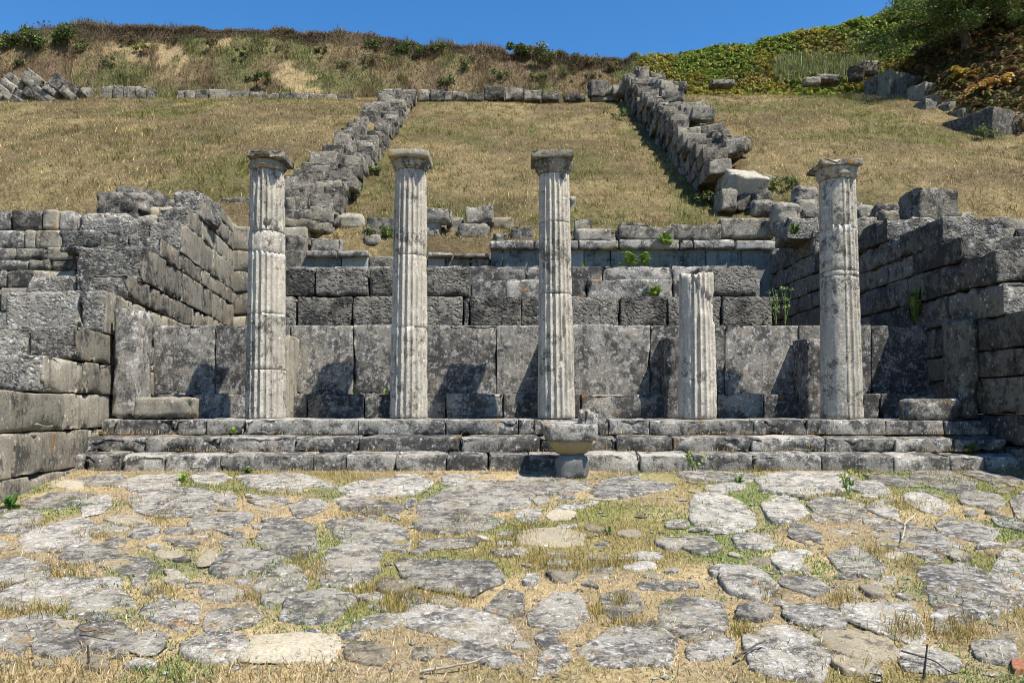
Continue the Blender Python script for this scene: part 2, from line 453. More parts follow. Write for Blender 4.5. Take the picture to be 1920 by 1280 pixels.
# ------------------------------------------------------------------ pavement with its stones
xs = np.arange(-9.4, 9.41, .07); ys = np.arange(1.7, 11.0, .06)
X, Y, f = grid(xs, ys)
def Gz(x, y): return ground_front(y) + .028 * fbm2(x, y, 1.3, 3, 2.) + .012 * fbm2(x, y, 6., 2, 8.)
Z = Gz(X, Y)
def gcol(x, y):
    straw = np.array([.36, .275, .15]); soil = np.array([.26, .205, .13]); olive = np.array([.17, .155, .05]); green = np.array([.13, .17, .05])
    n = patch(x, y, 1.6, 3., -.4, .35)[..., None]
    c = straw * n + soil * (1 - n)
    g = (patch(x, y, .9, 14., .0, .45) * .65)[..., None]
    c = c * (1 - g) + olive * g
    g = (patch(x, y, 1.1, 24., .0, .4) * .65 * (.6 + .4 * sm(-3, 3, x)))[..., None]
    return c * (1 - g) + green * g
pavement = obj('pavement', np.stack([X, Y, Z], -1).reshape(-1, 3), f, M['soil'], kind='structure', col=gcol(X, Y).reshape(-1, 3), origin=(0, 6, -1.2))
def on_pave(px, py):
    d = ray(px, py)
    return d * (1.85 / (.1037 * d[1] - d[2]))
ST6 = [(560,125,150,35,0,'d'),(390,155,100,22,0,'c'),(860,130,170,45,-4,'l'),(1200,120,110,30,0,'l'),(1640,140,275,48,2,'l'),(310,235,180,42,-4,'d'),(540,265,85,40,-20,'l'),(985,255,225,72,0,'l'),(1265,225,60,35,0,'d'),(1510,245,115,28,0,'d'),(1735,275,105,52,0,'d'),(95,370,130,60,-15,'l'),(690,345,95,22,0,'c'),(340,435,215,75,-14,'l'),(1250,355,160,40,-6,'d'),(800,425,90,38,-10,'l'),(1000,410,80,22,0,'d'),(610,400,90,22,0,'l'),(1620,455,150,100,12,'d'),(1890,380,50,35,0,'d'),(530,530,175,68,-10,'d'),(950,545,70,25,0,'t'),(1310,475,80,25,-5,'d'),(1050,480,70,18,0,'d'),(1170,570,60,30,-25,'t'),(130,640,145,88,0,'l'),(740,605,140,48,4,'d'),(1380,585,180,68,-6,'d'),(1590,715,135,85,-15,'d'),(10,490,40,22,-15,'l'),(310,745,310,75,-13,'l'),(620,705,60,30,0,'l'),(990,690,70,25,0,'l'),(790,690,48,25,-20,'l'),(560,835,180,75,-8,'d'),(1240,765,115,45,0,'d'),(955,880,150,80,5,'p'),(205,935,140,65,-8,'p'),(1300,910,160,48,-6,'d'),(1770,850,205,90,-10,'d'),(590,1010,150,75,0,'d'),(310,1040,130,70,-8,'d'),(60,1030,90,70,10,'d'),(830,1035,105,60,-10,'d'),(1210,1065,190,75,-2,'l'),(1650,1075,230,72,1,'c'),(380,940,60,20,0,'c'),(1950,600,170,105,-5,'d'),(840,745,45,25,-10,'d'),(1020,570,50,14,0,'d')]
ST7 = [(260,165,260,45,-5,'l'),(710,120,150,30,0,'l'),(1130,145,240,50,5,'d'),(1660,150,240,55,-8,'l'),(740,245,290,75,-4,'d'),(170,280,160,45,4,'d'),(390,260,28,28,0,'l'),(1120,240,40,22,0,'d'),(660,365,230,55,-4,'d'),(180,440,210,85,12,'d'),(600,480,150,28,-3,'d'),(1050,330,70,35,-5,'l'),(1230,320,80,25,-5,'c'),(1190,455,180,50,0,'t'),(1880,370,60,18,0,'d'),(620,650,290,95,3,'d'),(1240,665,100,35,0,'t'),(1060,685,45,22,0,'l'),(1860,480,80,30,0,'d'),(1800,725,140,25,-3,'d'),(920,825,120,65,-5,'d'),(1240,865,165,90,-3,'d'),(1580,830,110,75,4,'d'),(210,930,125,40,-4,'d'),(680,950,360,85,9,'l'),(45,1000,60,25,0,'l'),(1160,1030,60,50,0,'d'),(1610,1075,250,115,-6,'m'),(790,1115,210,55,4,'l'),(1195,1145,105,60,-30,'l'),(140,1100,120,60,6,'t'),(460,1110,60,30,0,'c'),(1000,1060,50,22,0,'d'),(1780,1160,70,30,0,'d'),(400,800,60,35,0,'d'),(300,720,90,30,0,'t'),(1620,430,70,25,0,'t'),(1450,560,60,22,0,'t')]
ST8 = [(200,105,200,28,3,'l'),(690,135,240,60,-2,'l'),(240,170,100,32,0,'l'),(1050,170,100,32,10,'l'),(1190,130,140,25,5,'d'),(1460,130,170,50,12,'d'),(1730,105,160,30,5,'d'),(215,310,165,95,14,'l'),(565,290,135,70,6,'l'),(870,290,140,52,10,'d'),(760,335,50,22,20,'l'),(1130,300,100,35,18,'l'),(1360,250,120,45,20,'l'),(1690,235,130,42,10,'d'),(1890,270,55,55,15,'l'),(1070,355,60,22,0,'l'),(1840,365,100,28,15,'l'),(1600,410,170,50,10,'l'),(1300,470,235,75,12,'l'),(690,440,85,45,18,'d'),(90,490,110,45,8,'d'),(400,475,120,40,6,'l'),(580,580,85,50,12,'l'),(700,630,40,25,0,'l'),(980,590,150,75,18,'l'),(1190,550,55,18,0,'c'),(230,635,80,30,0,'l'),(370,700,140,75,14,'l'),(40,715,50,20,0,'l'),(690,720,140,48,10,'d'),(1130,700,60,25,0,'l'),(1560,745,240,140,25,'l'),(1840,690,130,140,30,'l'),(400,865,90,35,0,'d'),(740,890,160,60,12,'l'),(1150,910,220,115,20,'l'),(70,910,180,115,8,'d'),(560,1090,230,130,18,'m'),(160,1085,140,52,-12,'p'),(990,1060,210,65,14,'t'),(1390,1140,170,65,10,'p'),(1740,1085,120,50,8,'d'),(1885,1170,35,30,0,'r'),(960,1165,110,45,10,'t'),(1560,560,70,24,8,'d'),(1480,960,60,28,10,'d'),(430,590,60,22,0,'t')]
M['pavered'] = stone('red_stone', (.36, .15, .085), (.30, .13, .08), dk=.3, lt=.66, spots=.1, bump=.5, bd=.02)
PM = {'l': 'pave', 'd': 'pavedark', 'c': 'pavecream', 'p': 'pave', 't': 'pavetan', 'm': 'pave', 'r': 'pavered'}
STONES = []
allst = [(cx / 3, 860 + cy / 3, w / 3, h / 3, a, t) for cx, cy, w, h, a, t in ST6] + [(640 + cx / 3, 860 + cy / 3, w / 3, h / 3, a, t) for cx, cy, w, h, a, t in ST7] + [(1280 + cx / 3, 860 + cy / 3, w / 3, h / 3, a, t) for cx, cy, w, h, a, t in ST8]
# stones just outside the picture to the left and right, and nearer than its lower edge
for k in range(46):
    side = -1 if k % 2 else 1
    py = rng.uniform(905, 1240)
    px = 960 + side * rng.uniform(1010, 1250)
    allst.append((px, py, rng.uniform(40, 75), rng.uniform(14, 26) * (py - 780) / 300, rng.uniform(-8, 8) + side * 10, 'ld'[k % 3 == 0]))
allst = [(a, b, w * 1.13, h * 1.13, c, t) for a, b, w, h, c, t in allst]
cen = np.array([on_pave(s[0], max(s[1], 884))[:2] for s in allst]); rad = np.array([[s[2] / F * on_pave(s[0], max(s[1], 884))[1], s[3] / F * on_pave(s[0], max(s[1], 884))[1] ** 2 / 1.85] for s in allst])
extra = 0
for _ in range(5000):
    px, py = rng.uniform(-60, 1980), 890 + 360 * rng.uniform() ** .8
    g = on_pave(px, py)[:2]
    dd = np.hypot((cen[:, 0] - g[0]) / (rad[:, 0] + .03), (cen[:, 1] - g[1]) / (rad[:, 1] + .03))
    gap_ = ((dd - 1) * np.minimum(rad[:, 0], rad[:, 1])).min()
    if gap_ < .05 or extra > 100 or (1130 < px < 1290 and 930 < py < 1040): continue
    rr_ = min(gap_ * 1.1, .26) * rng.uniform(.75, 1.05)
    w_ = rr_ * rng.uniform(1.0, 1.4) * F / g[1]; h_ = rr_ * F * 1.85 / g[1] ** 2
    allst.append((px, py, w_, h_, rng.uniform(-10, 14), 'dlldt'[int(rng.integers(0, 5))]))
    cen = np.vstack([cen, g]); rad = np.vstack([rad, [rr_ * 1.2, rr_]]); extra += 1
NA = 32
AN = np.arange(NA) / NA * 2 * pi
FR = np.array([.0, .3, .55, .75, .88, .95, .985, 1.0])
for cx, cy, w, h, a, t in allst:
    nk = int(rng.integers(5, 9))
    ta = (np.arange(nk) + rng.uniform(-.32, .32, nk)) / nk * 2 * pi + rng.uniform(0, 2 * pi)
    e = rng.uniform(2.4, 4.5)
    if t == 'c' and w > 60: ta = np.array([.75, 2.4, 3.9, 5.5]); e = 9.
    kr = rng.uniform(.92, 1.16, len(ta)) * (np.abs(np.cos(ta)) ** e + np.abs(np.sin(ta)) ** e) ** (-1 / e)
    cnr = np.stack([np.cos(ta) * kr, np.sin(ta) * kr], 1)
    cl = np.concatenate([cnr, cnr[:1]]); sl_ = np.concatenate([[0], np.cumsum(np.linalg.norm(np.diff(cl, axis=0), axis=1))])
    uu = np.arange(NA) / NA * sl_[-1]
    pl = np.stack([np.interp(uu, sl_, cl[:, i]) for i in (0, 1)], 1)
    pl = .55 * pl + .225 * (np.roll(pl, 1, 0) + np.roll(pl, -1, 0))
    pl *= (1 + .035 * rng.standard_normal((NA, 1)) + .05 * vn(np.column_stack([pl * 3.1, np.full(NA, cx)]))[:, None])
    ca, sa = cos(radians(a)), sin(radians(a))
    ox, oy = pl[:, 0] * w, pl[:, 1] * h
    px, py = cx + ox * ca - oy * sa, cy + ox * sa + oy * ca
    c0 = on_pave(cx, cy)
    out = np.array([on_pave(p, min(max(q, 884), 1500)) for p, q in zip(px, py)])
    if out[:, 1].max() > 10.38:
        out[:, 1] = np.minimum(out[:, 1], 10.38)
    if c0[1] > 10.2: c0 = out.mean(0)
    STONES.append((c0[:2], out[:, :2]))
    hgt = rng.uniform(.003, .016) * (1.25 if t in 'lm' else 1.0) * (0.6 if w < 25 else 1)
    tilt = rng.uniform(-.03, .03, 2)
    V = [np.array([[c0[0], c0[1], 0]])]
    for fr in FR[1:]:
        q = c0[:2] + (out[:, :2] - c0[:2]) * fr
        V.append(np.column_stack([q, np.zeros(NA)]))
    V = np.concatenate(V)
    frv = np.concatenate([[0], np.repeat(FR[1:], NA)])
    prof = np.interp(frv, [0, .75, .88, .95, .985, 1.0], [1, 1.0, .95, .8, .2, -2.2])
    base = ground_front(V[:, 1])
    nz = fbm(np.column_stack([V[:, 0], V[:, 1], np.full(len(V), cx)]) * 5.5, 3)
    V[:, 2] = base + .013 + hgt * prof + (.020 * nz + (V[:, :2] - c0[:2]) @ tilt) * np.clip(prof, 0, 1)
    F3 = np.array([[0, 1 + k, 1 + (k + 1) % NA] for k in range(NA)])
    F4 = np.array([[1 + r * NA + k, 1 + (r + 1) * NA + k, 1 + (r + 1) * NA + (k + 1) % NA, 1 + r * NA + (k + 1) % NA] for r in range(len(FR) - 2) for k in range(NA)])
    obj('paving_stone', V, [F3, F4], M[PM[t]], pavement)
def in_stone(x, y, grow=1.0):
    m = np.zeros(x.shape, bool)
    for c, o in STONES:
        dx, dy = x - c[0], y - c[1]
        R = np.hypot(o[:, 0] - c[0], o[:, 1] - c[1]).max() * 1.05
        k = np.nonzero((np.abs(dx) < R) & (np.abs(dy) < R))[0]
        if not len(k): continue
        th = np.arctan2(o[:, 1] - c[1], o[:, 0] - c[0]); r = np.hypot(o[:, 0] - c[0], o[:, 1] - c[1])
        s = np.argsort(th); th, r = th[s], r[s]
        rr = np.interp(np.arctan2(dy[k], dx[k]), np.concatenate([[th[-1] - 2 * pi], th, [th[0] + 2 * pi]]), np.concatenate([[r[-1]], r, [r[0]]]))
        m[k[np.hypot(dx[k], dy[k]) < rr * grow]] = True
    return m

# ================================================================== STEPS, PLATFORM
def row(parent, name, joints, pt, pb, Y, depth, mat, r=.03, amp=.012, chip=.06, seg=.13, gap=1.0, jit=1.2, mats=None, below=0., slope=0.):
    for k in range(len(joints) - 1):
        a, b = joints[k], joints[k + 1]
        t = (pt(a) if callable(pt) else pt) + random.uniform(-jit, jit) * .6
        u = pb(a) if callable(pb) else pb
        c = np.array(pbox8(a + gap, b - gap, t, u, Y + random.uniform(-.012, .012), depth))
        c[:4, 2] -= below
        c[4:6, 2] -= slope
        mm = mats[k % len(mats)] if mats else mat
        V, Fc = block(c, r, seg, amp, chip)
        obj(name, V, Fc, M[mm], parent)
zs = at(960, 784, 11.15)[2]
steps = thing('stone_steps', (0.4, 10.8, -.82), 'three long worn grey stone steps running below the row of columns', 'steps')
J1 = [190, 212, 328, 387, 457, 672, 836, 972, 1002, 1142, 1217, 1414, 1514, 1661, 1772, 1856]
J2 = [157, 272, 412, 551, 673, 863, 1012, 1155, 1262, 1409, 1547, 1678, 1786, 1888]
J3 = [130, 157, 225, 308, 413, 586, 649, 742, 837, 915, 992, 1095, 1201, 1299, 1411, 1540, 1676, 1782, 1848, 1925]
row(steps, 'step_block', J1, lambda p: 784.5 + max(0, p - 1400) * .008, lambda p: 815, 11.15, .5, 'step', r=.012, chip=.075, seg=.08, amp=.010, gap=.5, slope=.018)
row(steps, 'step_block', J2, lambda p: 814.5 + max(0, p - 1400) * .008, lambda p: 848, 10.80, .55, 'step', r=.013, chip=.085, seg=.08, amp=.011, gap=.5, slope=.045)
row(steps, 'step_block', J3, lambda p: 846.0 + max(0, p - 1400) * .008, lambda p: 882, 10.44, .55, 'step', r=.015, chip=.075, seg=.08, amp=.011, below=.1, gap=.6, slope=.055)
V, Fc = block(box8(-5.75, 6.72, 11.6, 13.25, -1.0, zs - .012), r=.01, seg=.5, amp=.004, chip=0)
obj('platform_floor', V, Fc, M['slab'], kind='structure')
V, Fc = block(box8(-5.9, 6.72, 11.0, 11.62, -1.0, at(960, 818, 11.15)[2] - .03), r=.01, seg=.5, amp=.004, chip=0)
obj('step_foundation', V, Fc, M['slab'], kind='structure')

# ------------------------------------------------------------------ parapet of upright slabs, ledge, buttresses
YS = 12.84
par = thing('parapet_wall', (.3, YS, zs), 'wall of tall dark upright slabs standing behind the columns', 'wall')
row(par, 'slab', [287, 403, 545, 662, 765, 931, 1040, 1219, 1359, 1498, 1634, 1774], 609.5, 742, YS, .32, 'slab', r=.012, amp=.006, chip=.05, seg=.12, gap=.5)
led = thing('stone_ledge', (.3, 12.5, zs), 'low dark stone ledge running along the foot of the slab wall', 'ledge')
row(led, 'ledge_block', [287, 362, 470, 547, 575, 683, 768, 836], 738.5, 786, 12.5, .33, 'slab', r=.012, amp=.007, chip=.05)
row(led, 'ledge_block', [836, 943, 1040, 1089, 1250, 1345, 1432, 1525, 1617, 1652, 1698, 1774], 738.5, 786, 12.5, .33, 'step', r=.012, amp=.008, chip=.06)
zb = at(960, 632, 12.5)[2]
for xa, xb, zt, lab in ((-3.76, -3.42, zb, None), (-1.72, -1.38, zb - .15, None), (.44, .78, zb, None), (2.36, 2.72, zb - .02, None), (4.50, 4.80, zb - .03, None)):
    V, Fc = block(box8(xa, xb, 12.18, YS - .004, zs - .02, zt), r=.025, amp=.012, chip=.10, seg=.1)
    obj('buttress', V, Fc, M['wing' if xa < -3 else 'slab'], par)
ax0, ax1 = -5.76, -5.42
V, Fc = block(box8(ax0, ax1, 11.5, 12.07, zs - .02, at(240, 578, 11.5)[2]), r=.05, amp=.02, chip=.12, seg=.09)
obj('pillar', V, Fc, M['slab'], None, 'upright square grey pillar beside the left side wall', 'pillar', 'pillars at the ends of the platform')
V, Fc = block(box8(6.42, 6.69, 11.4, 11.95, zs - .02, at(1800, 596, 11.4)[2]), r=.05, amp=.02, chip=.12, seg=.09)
obj('pillar', V, Fc, M['wingshade'], None, 'shaded dark pillar beside the right side wall', 'pillar', 'pillars at the ends of the platform')
V, Fc = block(pbox8(250, 360, 745, 786, 11.32, .3), r=.05, amp=.03, chip=.14, seg=.06)
obj('loose_block', V, Fc, M['wing'], None, 'rough brown block lying at the foot of the left pillar', 'stone')
V, Fc = boulder(pbox8(1698, 1808, 746, 790, 11.22, .26), seg=.06, amp=.025)
obj('loose_block', V, Fc, M['step'], None, 'rounded pale block lying at the foot of the right pillar', 'stone')

# ------------------------------------------------------------------ columns
YC = 11.54
NT_ = 20 * 8
def drum(x0, x1, R0, R1, za, zb_, zlo, zhi, smooth=None, wear=.5, sd=0., ztop=None, fl=.034, zbot=None, pockets=()):
    """fluted drum between heights za..zb_; axis and radius run linearly from (x0,R0,zlo) to (x1,R1,zhi)"""
    n = max(3, int((zb_ - za) / .045))
    z = np.concatenate([[za], np.linspace(za + .008, zb_ - .008, n), [zb_]])
    th = np.arange(NT_) / NT_ * 2 * pi
    TH, ZZ = np.meshgrid(th, z, indexing='xy')           # [ring, angle]
    t = (ZZ - zlo) / (zhi - zlo)
    R = R0 + (R1 - R0) * t; cx = x0 + (x1 - x0) * t
    ft = (TH / (2 * pi) * 20 + 1e-6) % 1.0
    arr = 1 - (2 * ft - 1) ** 2
    A = (TH + pi) % (2 * pi) - pi                        # 0 = towards the viewer, + = right
    P0 = np.stack([np.sin(TH) * R, -np.cos(TH) * R, ZZ], -1).reshape(-1, 3)
    w = fbm(P0 * np.array([3.2, 3.2, 1.6]) + sd, 3).reshape(TH.shape)
    w2 = fbm(P0 * np.array([13, 13, 7]) + sd + 9, 2).reshape(TH.shape)
    keep = 1 - sm(.62 - wear * .5, .8 - wear * .5, w)
    if smooth is not None:
        a0, a1 = smooth
        keep = keep * (1 - sm(a0 - .06, a0, A) * sm(a1 + .06, a1, A))
    r = R - fl * arr * keep - (1 - keep) * fl * .55
    r = r - np.clip(w2 - .22, 0, 1) * .035 * (1 - arr * .8) - .004 * w2
    r = r + .004 * w
    for pa, pz, ra_, rz_, dp in pockets:
        r = r - dp * sm(1.15, .75, ((A - pa) / ra_) ** 2 + ((ZZ - pz) / rz_) ** 2)
    ends = np.minimum(np.arange(len(z)), np.arange(len(z))[::-1])
    r[ends == 0] -= .006
    chipz = np.clip(fbm(P0 * 5 + sd + 40, 2).reshape(TH.shape) - .1, 0, 1)
    r = r - chipz * .05 * np.exp(-np.minimum(ZZ - za, zb_ - ZZ) / .03)
    Xp = cx + np.sin(TH) * r; Yp = YC - np.cos(TH) * r; Zp = ZZ.copy()
    if ztop is not None:
        zt_ = ztop(Xp, Yp)
        Zp = za + (Zp - za) * np.clip((zt_ - za) / (zb_ - za), .02, 1)
    if zbot is not None:
        zb2 = zbot(Xp, Yp)
        Zp = zb_ - (zb_ - Zp) * np.clip((zb_ - zb2) / (zb_ - za), .02, 1)
    V = np.stack([Xp, Yp, Zp], -1).reshape(-1, 3)
    m = len(z); i = np.arange(m * NT_).reshape(m, NT_)
    j = np.roll(i, -1, 1)
    F4 = np.stack([i[:-1], j[:-1], j[1:], i[1:]], -1).reshape(-1, 4)
    c0, c1 = V[:NT_].mean(0), V[-NT_:].mean(0)
    nV = len(V)
    V = np.concatenate([V, [c0, c1]])
    F3 = np.concatenate([np.stack([j[0], i[0], np.full(NT_, nV)], -1), np.stack([i[-1], j[-1], np.full(NT_, nV + 1)], -1)])
    return V, [F4, F3]
def lathe(cx, cy, prof, n=48, sd=0, amp=.006):
    th = np.arange(n) / n * 2 * pi
    z = np.array([p[1] for p in prof]); r = np.array([p[0] for p in prof])
    R = r[:, None] + 0 * th[None]; ZZ = z[:, None] + 0 * th[None]
    P = np.stack([np.sin(th)[None] * R, np.cos(th)[None] * R, ZZ], -1)
    R = R + fbm(P.reshape(-1, 3) * 6 + sd, 3).reshape(R.shape) * amp
    V = np.stack([cx + np.sin(th)[None] * R, cy - np.cos(th)[None] * R, ZZ], -1).reshape(-1, 3)
    m = len(prof); i = np.arange(m * n).reshape(m, n); j = np.roll(i, -1, 1)
    F4 = np.stack([i[:-1], j[:-1], j[1:], i[1:]], -1).reshape(-1, 4)
    return V, F4
def sub(n): return np.linspace(0, 1, n)
def column(bx0, bx1, tx0, tx1, pyt, joints, label, cap=None, smooth=None, wear=.5, sd=0., bands=(), flat=None, pockets=()):
    A0, A1 = at(bx0, 783, YC), at(bx1, 783, YC)
    B0, B1 = at(tx0, pyt, YC), at(tx1, pyt, YC)
    x0, x1 = (A0[0] + A1[0]) / 2, (B0[0] + B1[0]) / 2
    R0, R1 = (A1[0] - A0[0]) / 2, (B1[0] - B0[0]) / 2
    zlo, zhi = zs - .004, at(960, pyt, YC - .24)[2]
    zq = [zlo] + [at(960, j, YC - .27)[2] for j in sorted(joints, reverse=True)] + [zhi]
    col = thing('column', (x0, YC, zlo), label, 'column', 'columns along the front of the platform')
    for k in range(len(zq) - 1):
        V, Fc = drum(x0, x1, R0, R1, zq[k] + .003, zq[k + 1] - .003, zlo, zhi, (flat or {}).get(k, smooth), wear, sd + k * 3.7, pockets=[(q[0], at(960, q[1], YC - .27)[2], *q[2:]) for q in pockets])
        obj('drum', V, Fc, M['column'], col)
    for p0, p1, a0, a1 in bands:
        za, zb_ = at(960, p1, YC - .27)[2], at(960, p0, YC - .27)[2]
        V, Fc = drum(x0, x1, R0 * 1.0 + .0, R1 + .0, za, zb_, zlo, zhi, None, .3, sd + 77, fl=.034)
        # pale mortar repair: a shell slightly proud on one side
        t = (V[:, 2] - zlo) / (zhi - zlo)
        cx = x0 + (x1 - x0) * t
        ang = np.arctan2(V[:, 0] - cx, -(V[:, 1] - YC))
        rad = np.hypot(V[:, 0] - cx, V[:, 1] - YC)
        grow = np.where((ang > a0) & (ang < a1), 1 + .002 / np.maximum(rad, .05), 1 - .03 / np.maximum(rad, .05))
        V[:, 0] = cx + (V[:, 0] - cx) * grow; V[:, 1] = YC + (V[:, 1] - YC) * grow
        wob = .03 * fbm(V * np.array([5, 5, 0]) + sd, 2)
        V[:, 2] += wob
        obj('mortar_band', V, Fc, M['mortar'], col)
    if cap:
        cx0, cx1, top, mid = cap
        za = zhi + .003; zm = at(960, mid, YC - .31)[2]; zt = at(960, top, YC - .31)[2]
        hw = (at(cx1, top, YC - .31)[0] - at(cx0, top, YC - .31)[0]) / 2; xc = (at(cx1, top, YC - .31)[0] + at(cx0, top, YC - .31)[0]) / 2
        rt = min(hw, .31) * .97
        h = zm - za
        prof = [(.02, za), (R1 - .01, za), (R1 + .002, za + .012), (R1 + .004, za + .18 * h), (R1 + .016, za + .24 * h), (R1 + .03, za + .36 * h)]
        for s in np.linspace(.45, 1, 6):
            prof.append((R1 + .02 + (rt - R1 - .02) * (1 - (1 - (s - .25) / .75) ** 1.5), za + s * h))
        prof += [(rt - .02, zm + .01), (.02, zm + .012)]
        V, Fc = lathe(x1, YC, prof, sd=sd)
        cap_o = obj('capital', V, Fc, M['capital'], col)
        V, Fc = block(box8(xc - hw, xc + hw, YC - .31, YC + .33, zm, zt), r=.008, amp=.006, chip=.045, seg=.06)
        obj('abacus', V, Fc, M['capital'], cap_o)
    return col, (x0, x1, R0, R1, zlo, zhi)
column(461, 536, 470.5, 533, 313, [692, 586, 471, 430], 'leftmost tall fluted column, with a dark hole and pale repair bands', (462, 530, 281, 294), None, .45, 3., [(470, 480, -1.0, 1.7), (586, 591, 0.0, 1.7)], {3: (-.55, 1.75)}, [(.28, 417, .26, .05, .07)])
column(730, 802, 741, 800, 313, [612, 475], 'second fluted column from the left, with a pale repair band low down', (728, 803, 279, 293), None, .25, 13., [(612, 626, -1.6, .4)])
column(1006, 1079, 1008.5, 1067, 320, [548, 412], 'third tall fluted column, standing behind the fallen capital', (997, 1075, 281, 294), (-1.9, -.75), .3, 29., (), None, [(.5, 612, .09, .16, .05), (.33, 675, .1, .03, .05)])
column(1538.5, 1616.5, 1535.5, 1602, 332, [515, 505, 425], 'rightmost tall column, smooth on its left side, with a wide capital', (1540, 1619, 297, 308), (-2.2, -.05), .35, 41., [(421, 434, -.9, 1.5)])
# the broken one
A0, A1 = at(1269, 783, YC), at(1344, 783, YC); B0, B1 = at(1272, 512, YC), at(1337, 512, YC)
x0, x1 = (A0[0] + A1[0]) / 2, (B0[0] + B1[0]) / 2; R0, R1 = (A1[0] - A0[0]) / 2, (B1[0] - B0[0]) / 2
zlo, zhi = zs - .004, B0[2]
bc = thing('column', (x0, YC, zlo), 'short broken fluted column without a capital, half as tall as the others', 'column', 'columns along the front of the platform')
xa, xb = at(1284, 516, YC)[0], at(1342, 572, YC)[0]
zk = at(960, 572, YC)[2]
def zt4(x, y):
    P = np.stack([x.ravel() * 11, y.ravel() * 11, 0 * x.ravel()], 1)
    return zhi + (.03 * vn(P) + .02 * vn(P * 2.3)).reshape(x.shape) - .05 * np.exp(-((x - (xa + .12)) / .05) ** 2) - .015
V, Fc = drum(x0, x1, R0, R1, zlo, zhi, zlo, zhi, (-2.2, -.55), .4, 57., ztop=zt4)
# open diagonal break between the shaft and the piece set back on top of it
zl = np.interp(V[:, 0], [xa, xa + .17, xb], [zhi + .01, zhi - .27, zk])
dl = V[:, 2] - zl + .03 * fbm(V * 9, 2)
cut = .055 * np.exp(-(dl / .022) ** 2) + .022 * sm(.02, -.03, dl) * sm(-.35, -.2, dl) * sm(xa, xa + .12, V[:, 0])
rr = np.hypot(V[:, 0] - x1, V[:, 1] - YC)
s = 1 - cut / np.maximum(rr, .06) * (V[:, 0] > xa - .03)
V[:, 0] = x1 + (V[:, 0] - x1) * s; V[:, 1] = YC + (V[:, 1] - YC) * s
obj('shaft', V, Fc, M['column'], bc)
# ------------------------------------------------------------------ fallen capital before the steps
Yc = 10.10
cxm = (at(1027, 800, Yc - .3)[0] + at(1119, 800, Yc - .3)[0]) / 2
fc = thing('fallen_capital', (cxm, Yc, at(960, 853, Yc)[2]), 'fallen column capital resting on a short grey stub before the steps', 'capital')
zt, zm, zn = at(960, 796, Yc - .31)[2], at(960, 827, Yc - .31)[2], at(960, 853, Yc - .2)[2]
c8 = np.array(box8(cxm - .31, cxm + .31, Yc - .31, Yc + .3, zm, zt))
c8[4:, 2] += [.0, .0, .05, .02]; c8[[4, 6], 0] -= .07; c8[[0, 2], 0] -= .0
V, Fc = block(c8, r=.02, amp=.014, chip=.10, seg=.05)
obj('abacus', V, Fc, M['step'], fc)
prof = [(.02, zn), (.15, zn), (.185, zn + .02), (.25, zn + .45 * (zm - zn)), (.285, zn + .75 * (zm - zn)), (.302, zm - .003), (.28, zm + .01), (.02, zm + .012)]
V, Fc = lathe(cxm + .01, Yc, prof, sd=4, amp=.016)
obj('echinus', V, Fc, M['ochre'], fc)
V, Fc = boulder(rot8(pbox8(1088, 1121, 768, 803, Yc - .16, .24), 20, -8, 10), seg=.045, amp=.03)
obj('broken_lump', V, Fc, M['step'], fc)
zg = ground_front(Yc)
V, Fc = block(rot8(box8(cxm - .165, cxm + .19, Yc - .20, Yc + .14, zg - .06, zn - .004), 9), r=.07, seg=.04, amp=.03, chip=.07)
obj('support_stub', V, Fc, M['concrete'], None, 'short grey stub under the fallen capital', 'stone')

# ================================================================== BASIN WALLS BEHIND THE PARAPET
ash = thing('ashlar_wall', (-2.5, 13.3, 1.2), 'two courses of dark pitted blocks directly behind the slab wall', 'wall')
row(ash, 'block', [478, 556, 660, 770, 868, 881, 977, 1040, 1161, 1251, 1353, 1451], 555.5, 608, 13.35, .6, 'ashlar', r=.022, amp=.014, chip=.05, seg=.1, gap=1.2, below=.25)
row(ash, 'block', [478, 591, 692, 770, 881], 502, 555, 13.42, .6, 'ashlar', r=.022, amp=.014, chip=.05, seg=.1, gap=1.2)
row(ash, 'block', [1309, 1423], 499, 554.5, 13.5, .5, 'ashlar', r=.04, amp=.018, chip=.06, seg=.1)
def bench(lab, Y, depth, rows, mat, name='basin_step', **kw):
    t = thing(name, (0.5, Y, 2.0), lab, 'wall')
    for jo, p0, p1 in rows:
        row(t, 'block', jo, p0, p1, Y, depth, mat, **kw)
    return t
bench('lower course of long grey blocks stepping back behind the pitted blocks', 15.9, .55, [([490, 640, 760, 883, 949, 1040, 1100, 1262, 1330, 1425], 524, 600)], 'step', r=.015, amp=.014, chip=.08, gap=.8, below=.2)
bench('upper course of worn grey blocks just below the plastered back wall', 17.9, .55, [([520, 690, 790, 866, 985, 1060, 1130, 1260, 1330, 1420], 499, 550)], 'step', r=.015, amp=.014, chip=.08, gap=.8, below=.2)
bw = thing('plastered_back_wall', (.8, 20.0, 3.0), 'blue grey plastered wall with a thin cornice below the grassy slope', 'wall')
row(bw, 'plaster_panel', [560, 640, 690], 480, 640, 20., .45, 'plaster', r=.02, amp=.01, chip=.03, seg=.25, gap=.5, below=.3)
row(bw, 'block', [690, 742, 800, 835, 882, 920], 481, 640, 20.05, .45, 'rubble', r=.04, amp=.03, chip=.08, seg=.2, below=.3)
row(bw, 'plaster_panel', [920, 942, 1010, 1095, 1145, 1208, 1323, 1390, 1462], 466, 640, 20., .45, 'plaster', r=.02, amp=.01, chip=.03, seg=.25, gap=.4, below=.3)
row(bw, 'block', [420, 470, 520, 575], 425, 470, 20.3, .5, 'wing', r=.02, amp=.02, chip=.08, seg=.2)
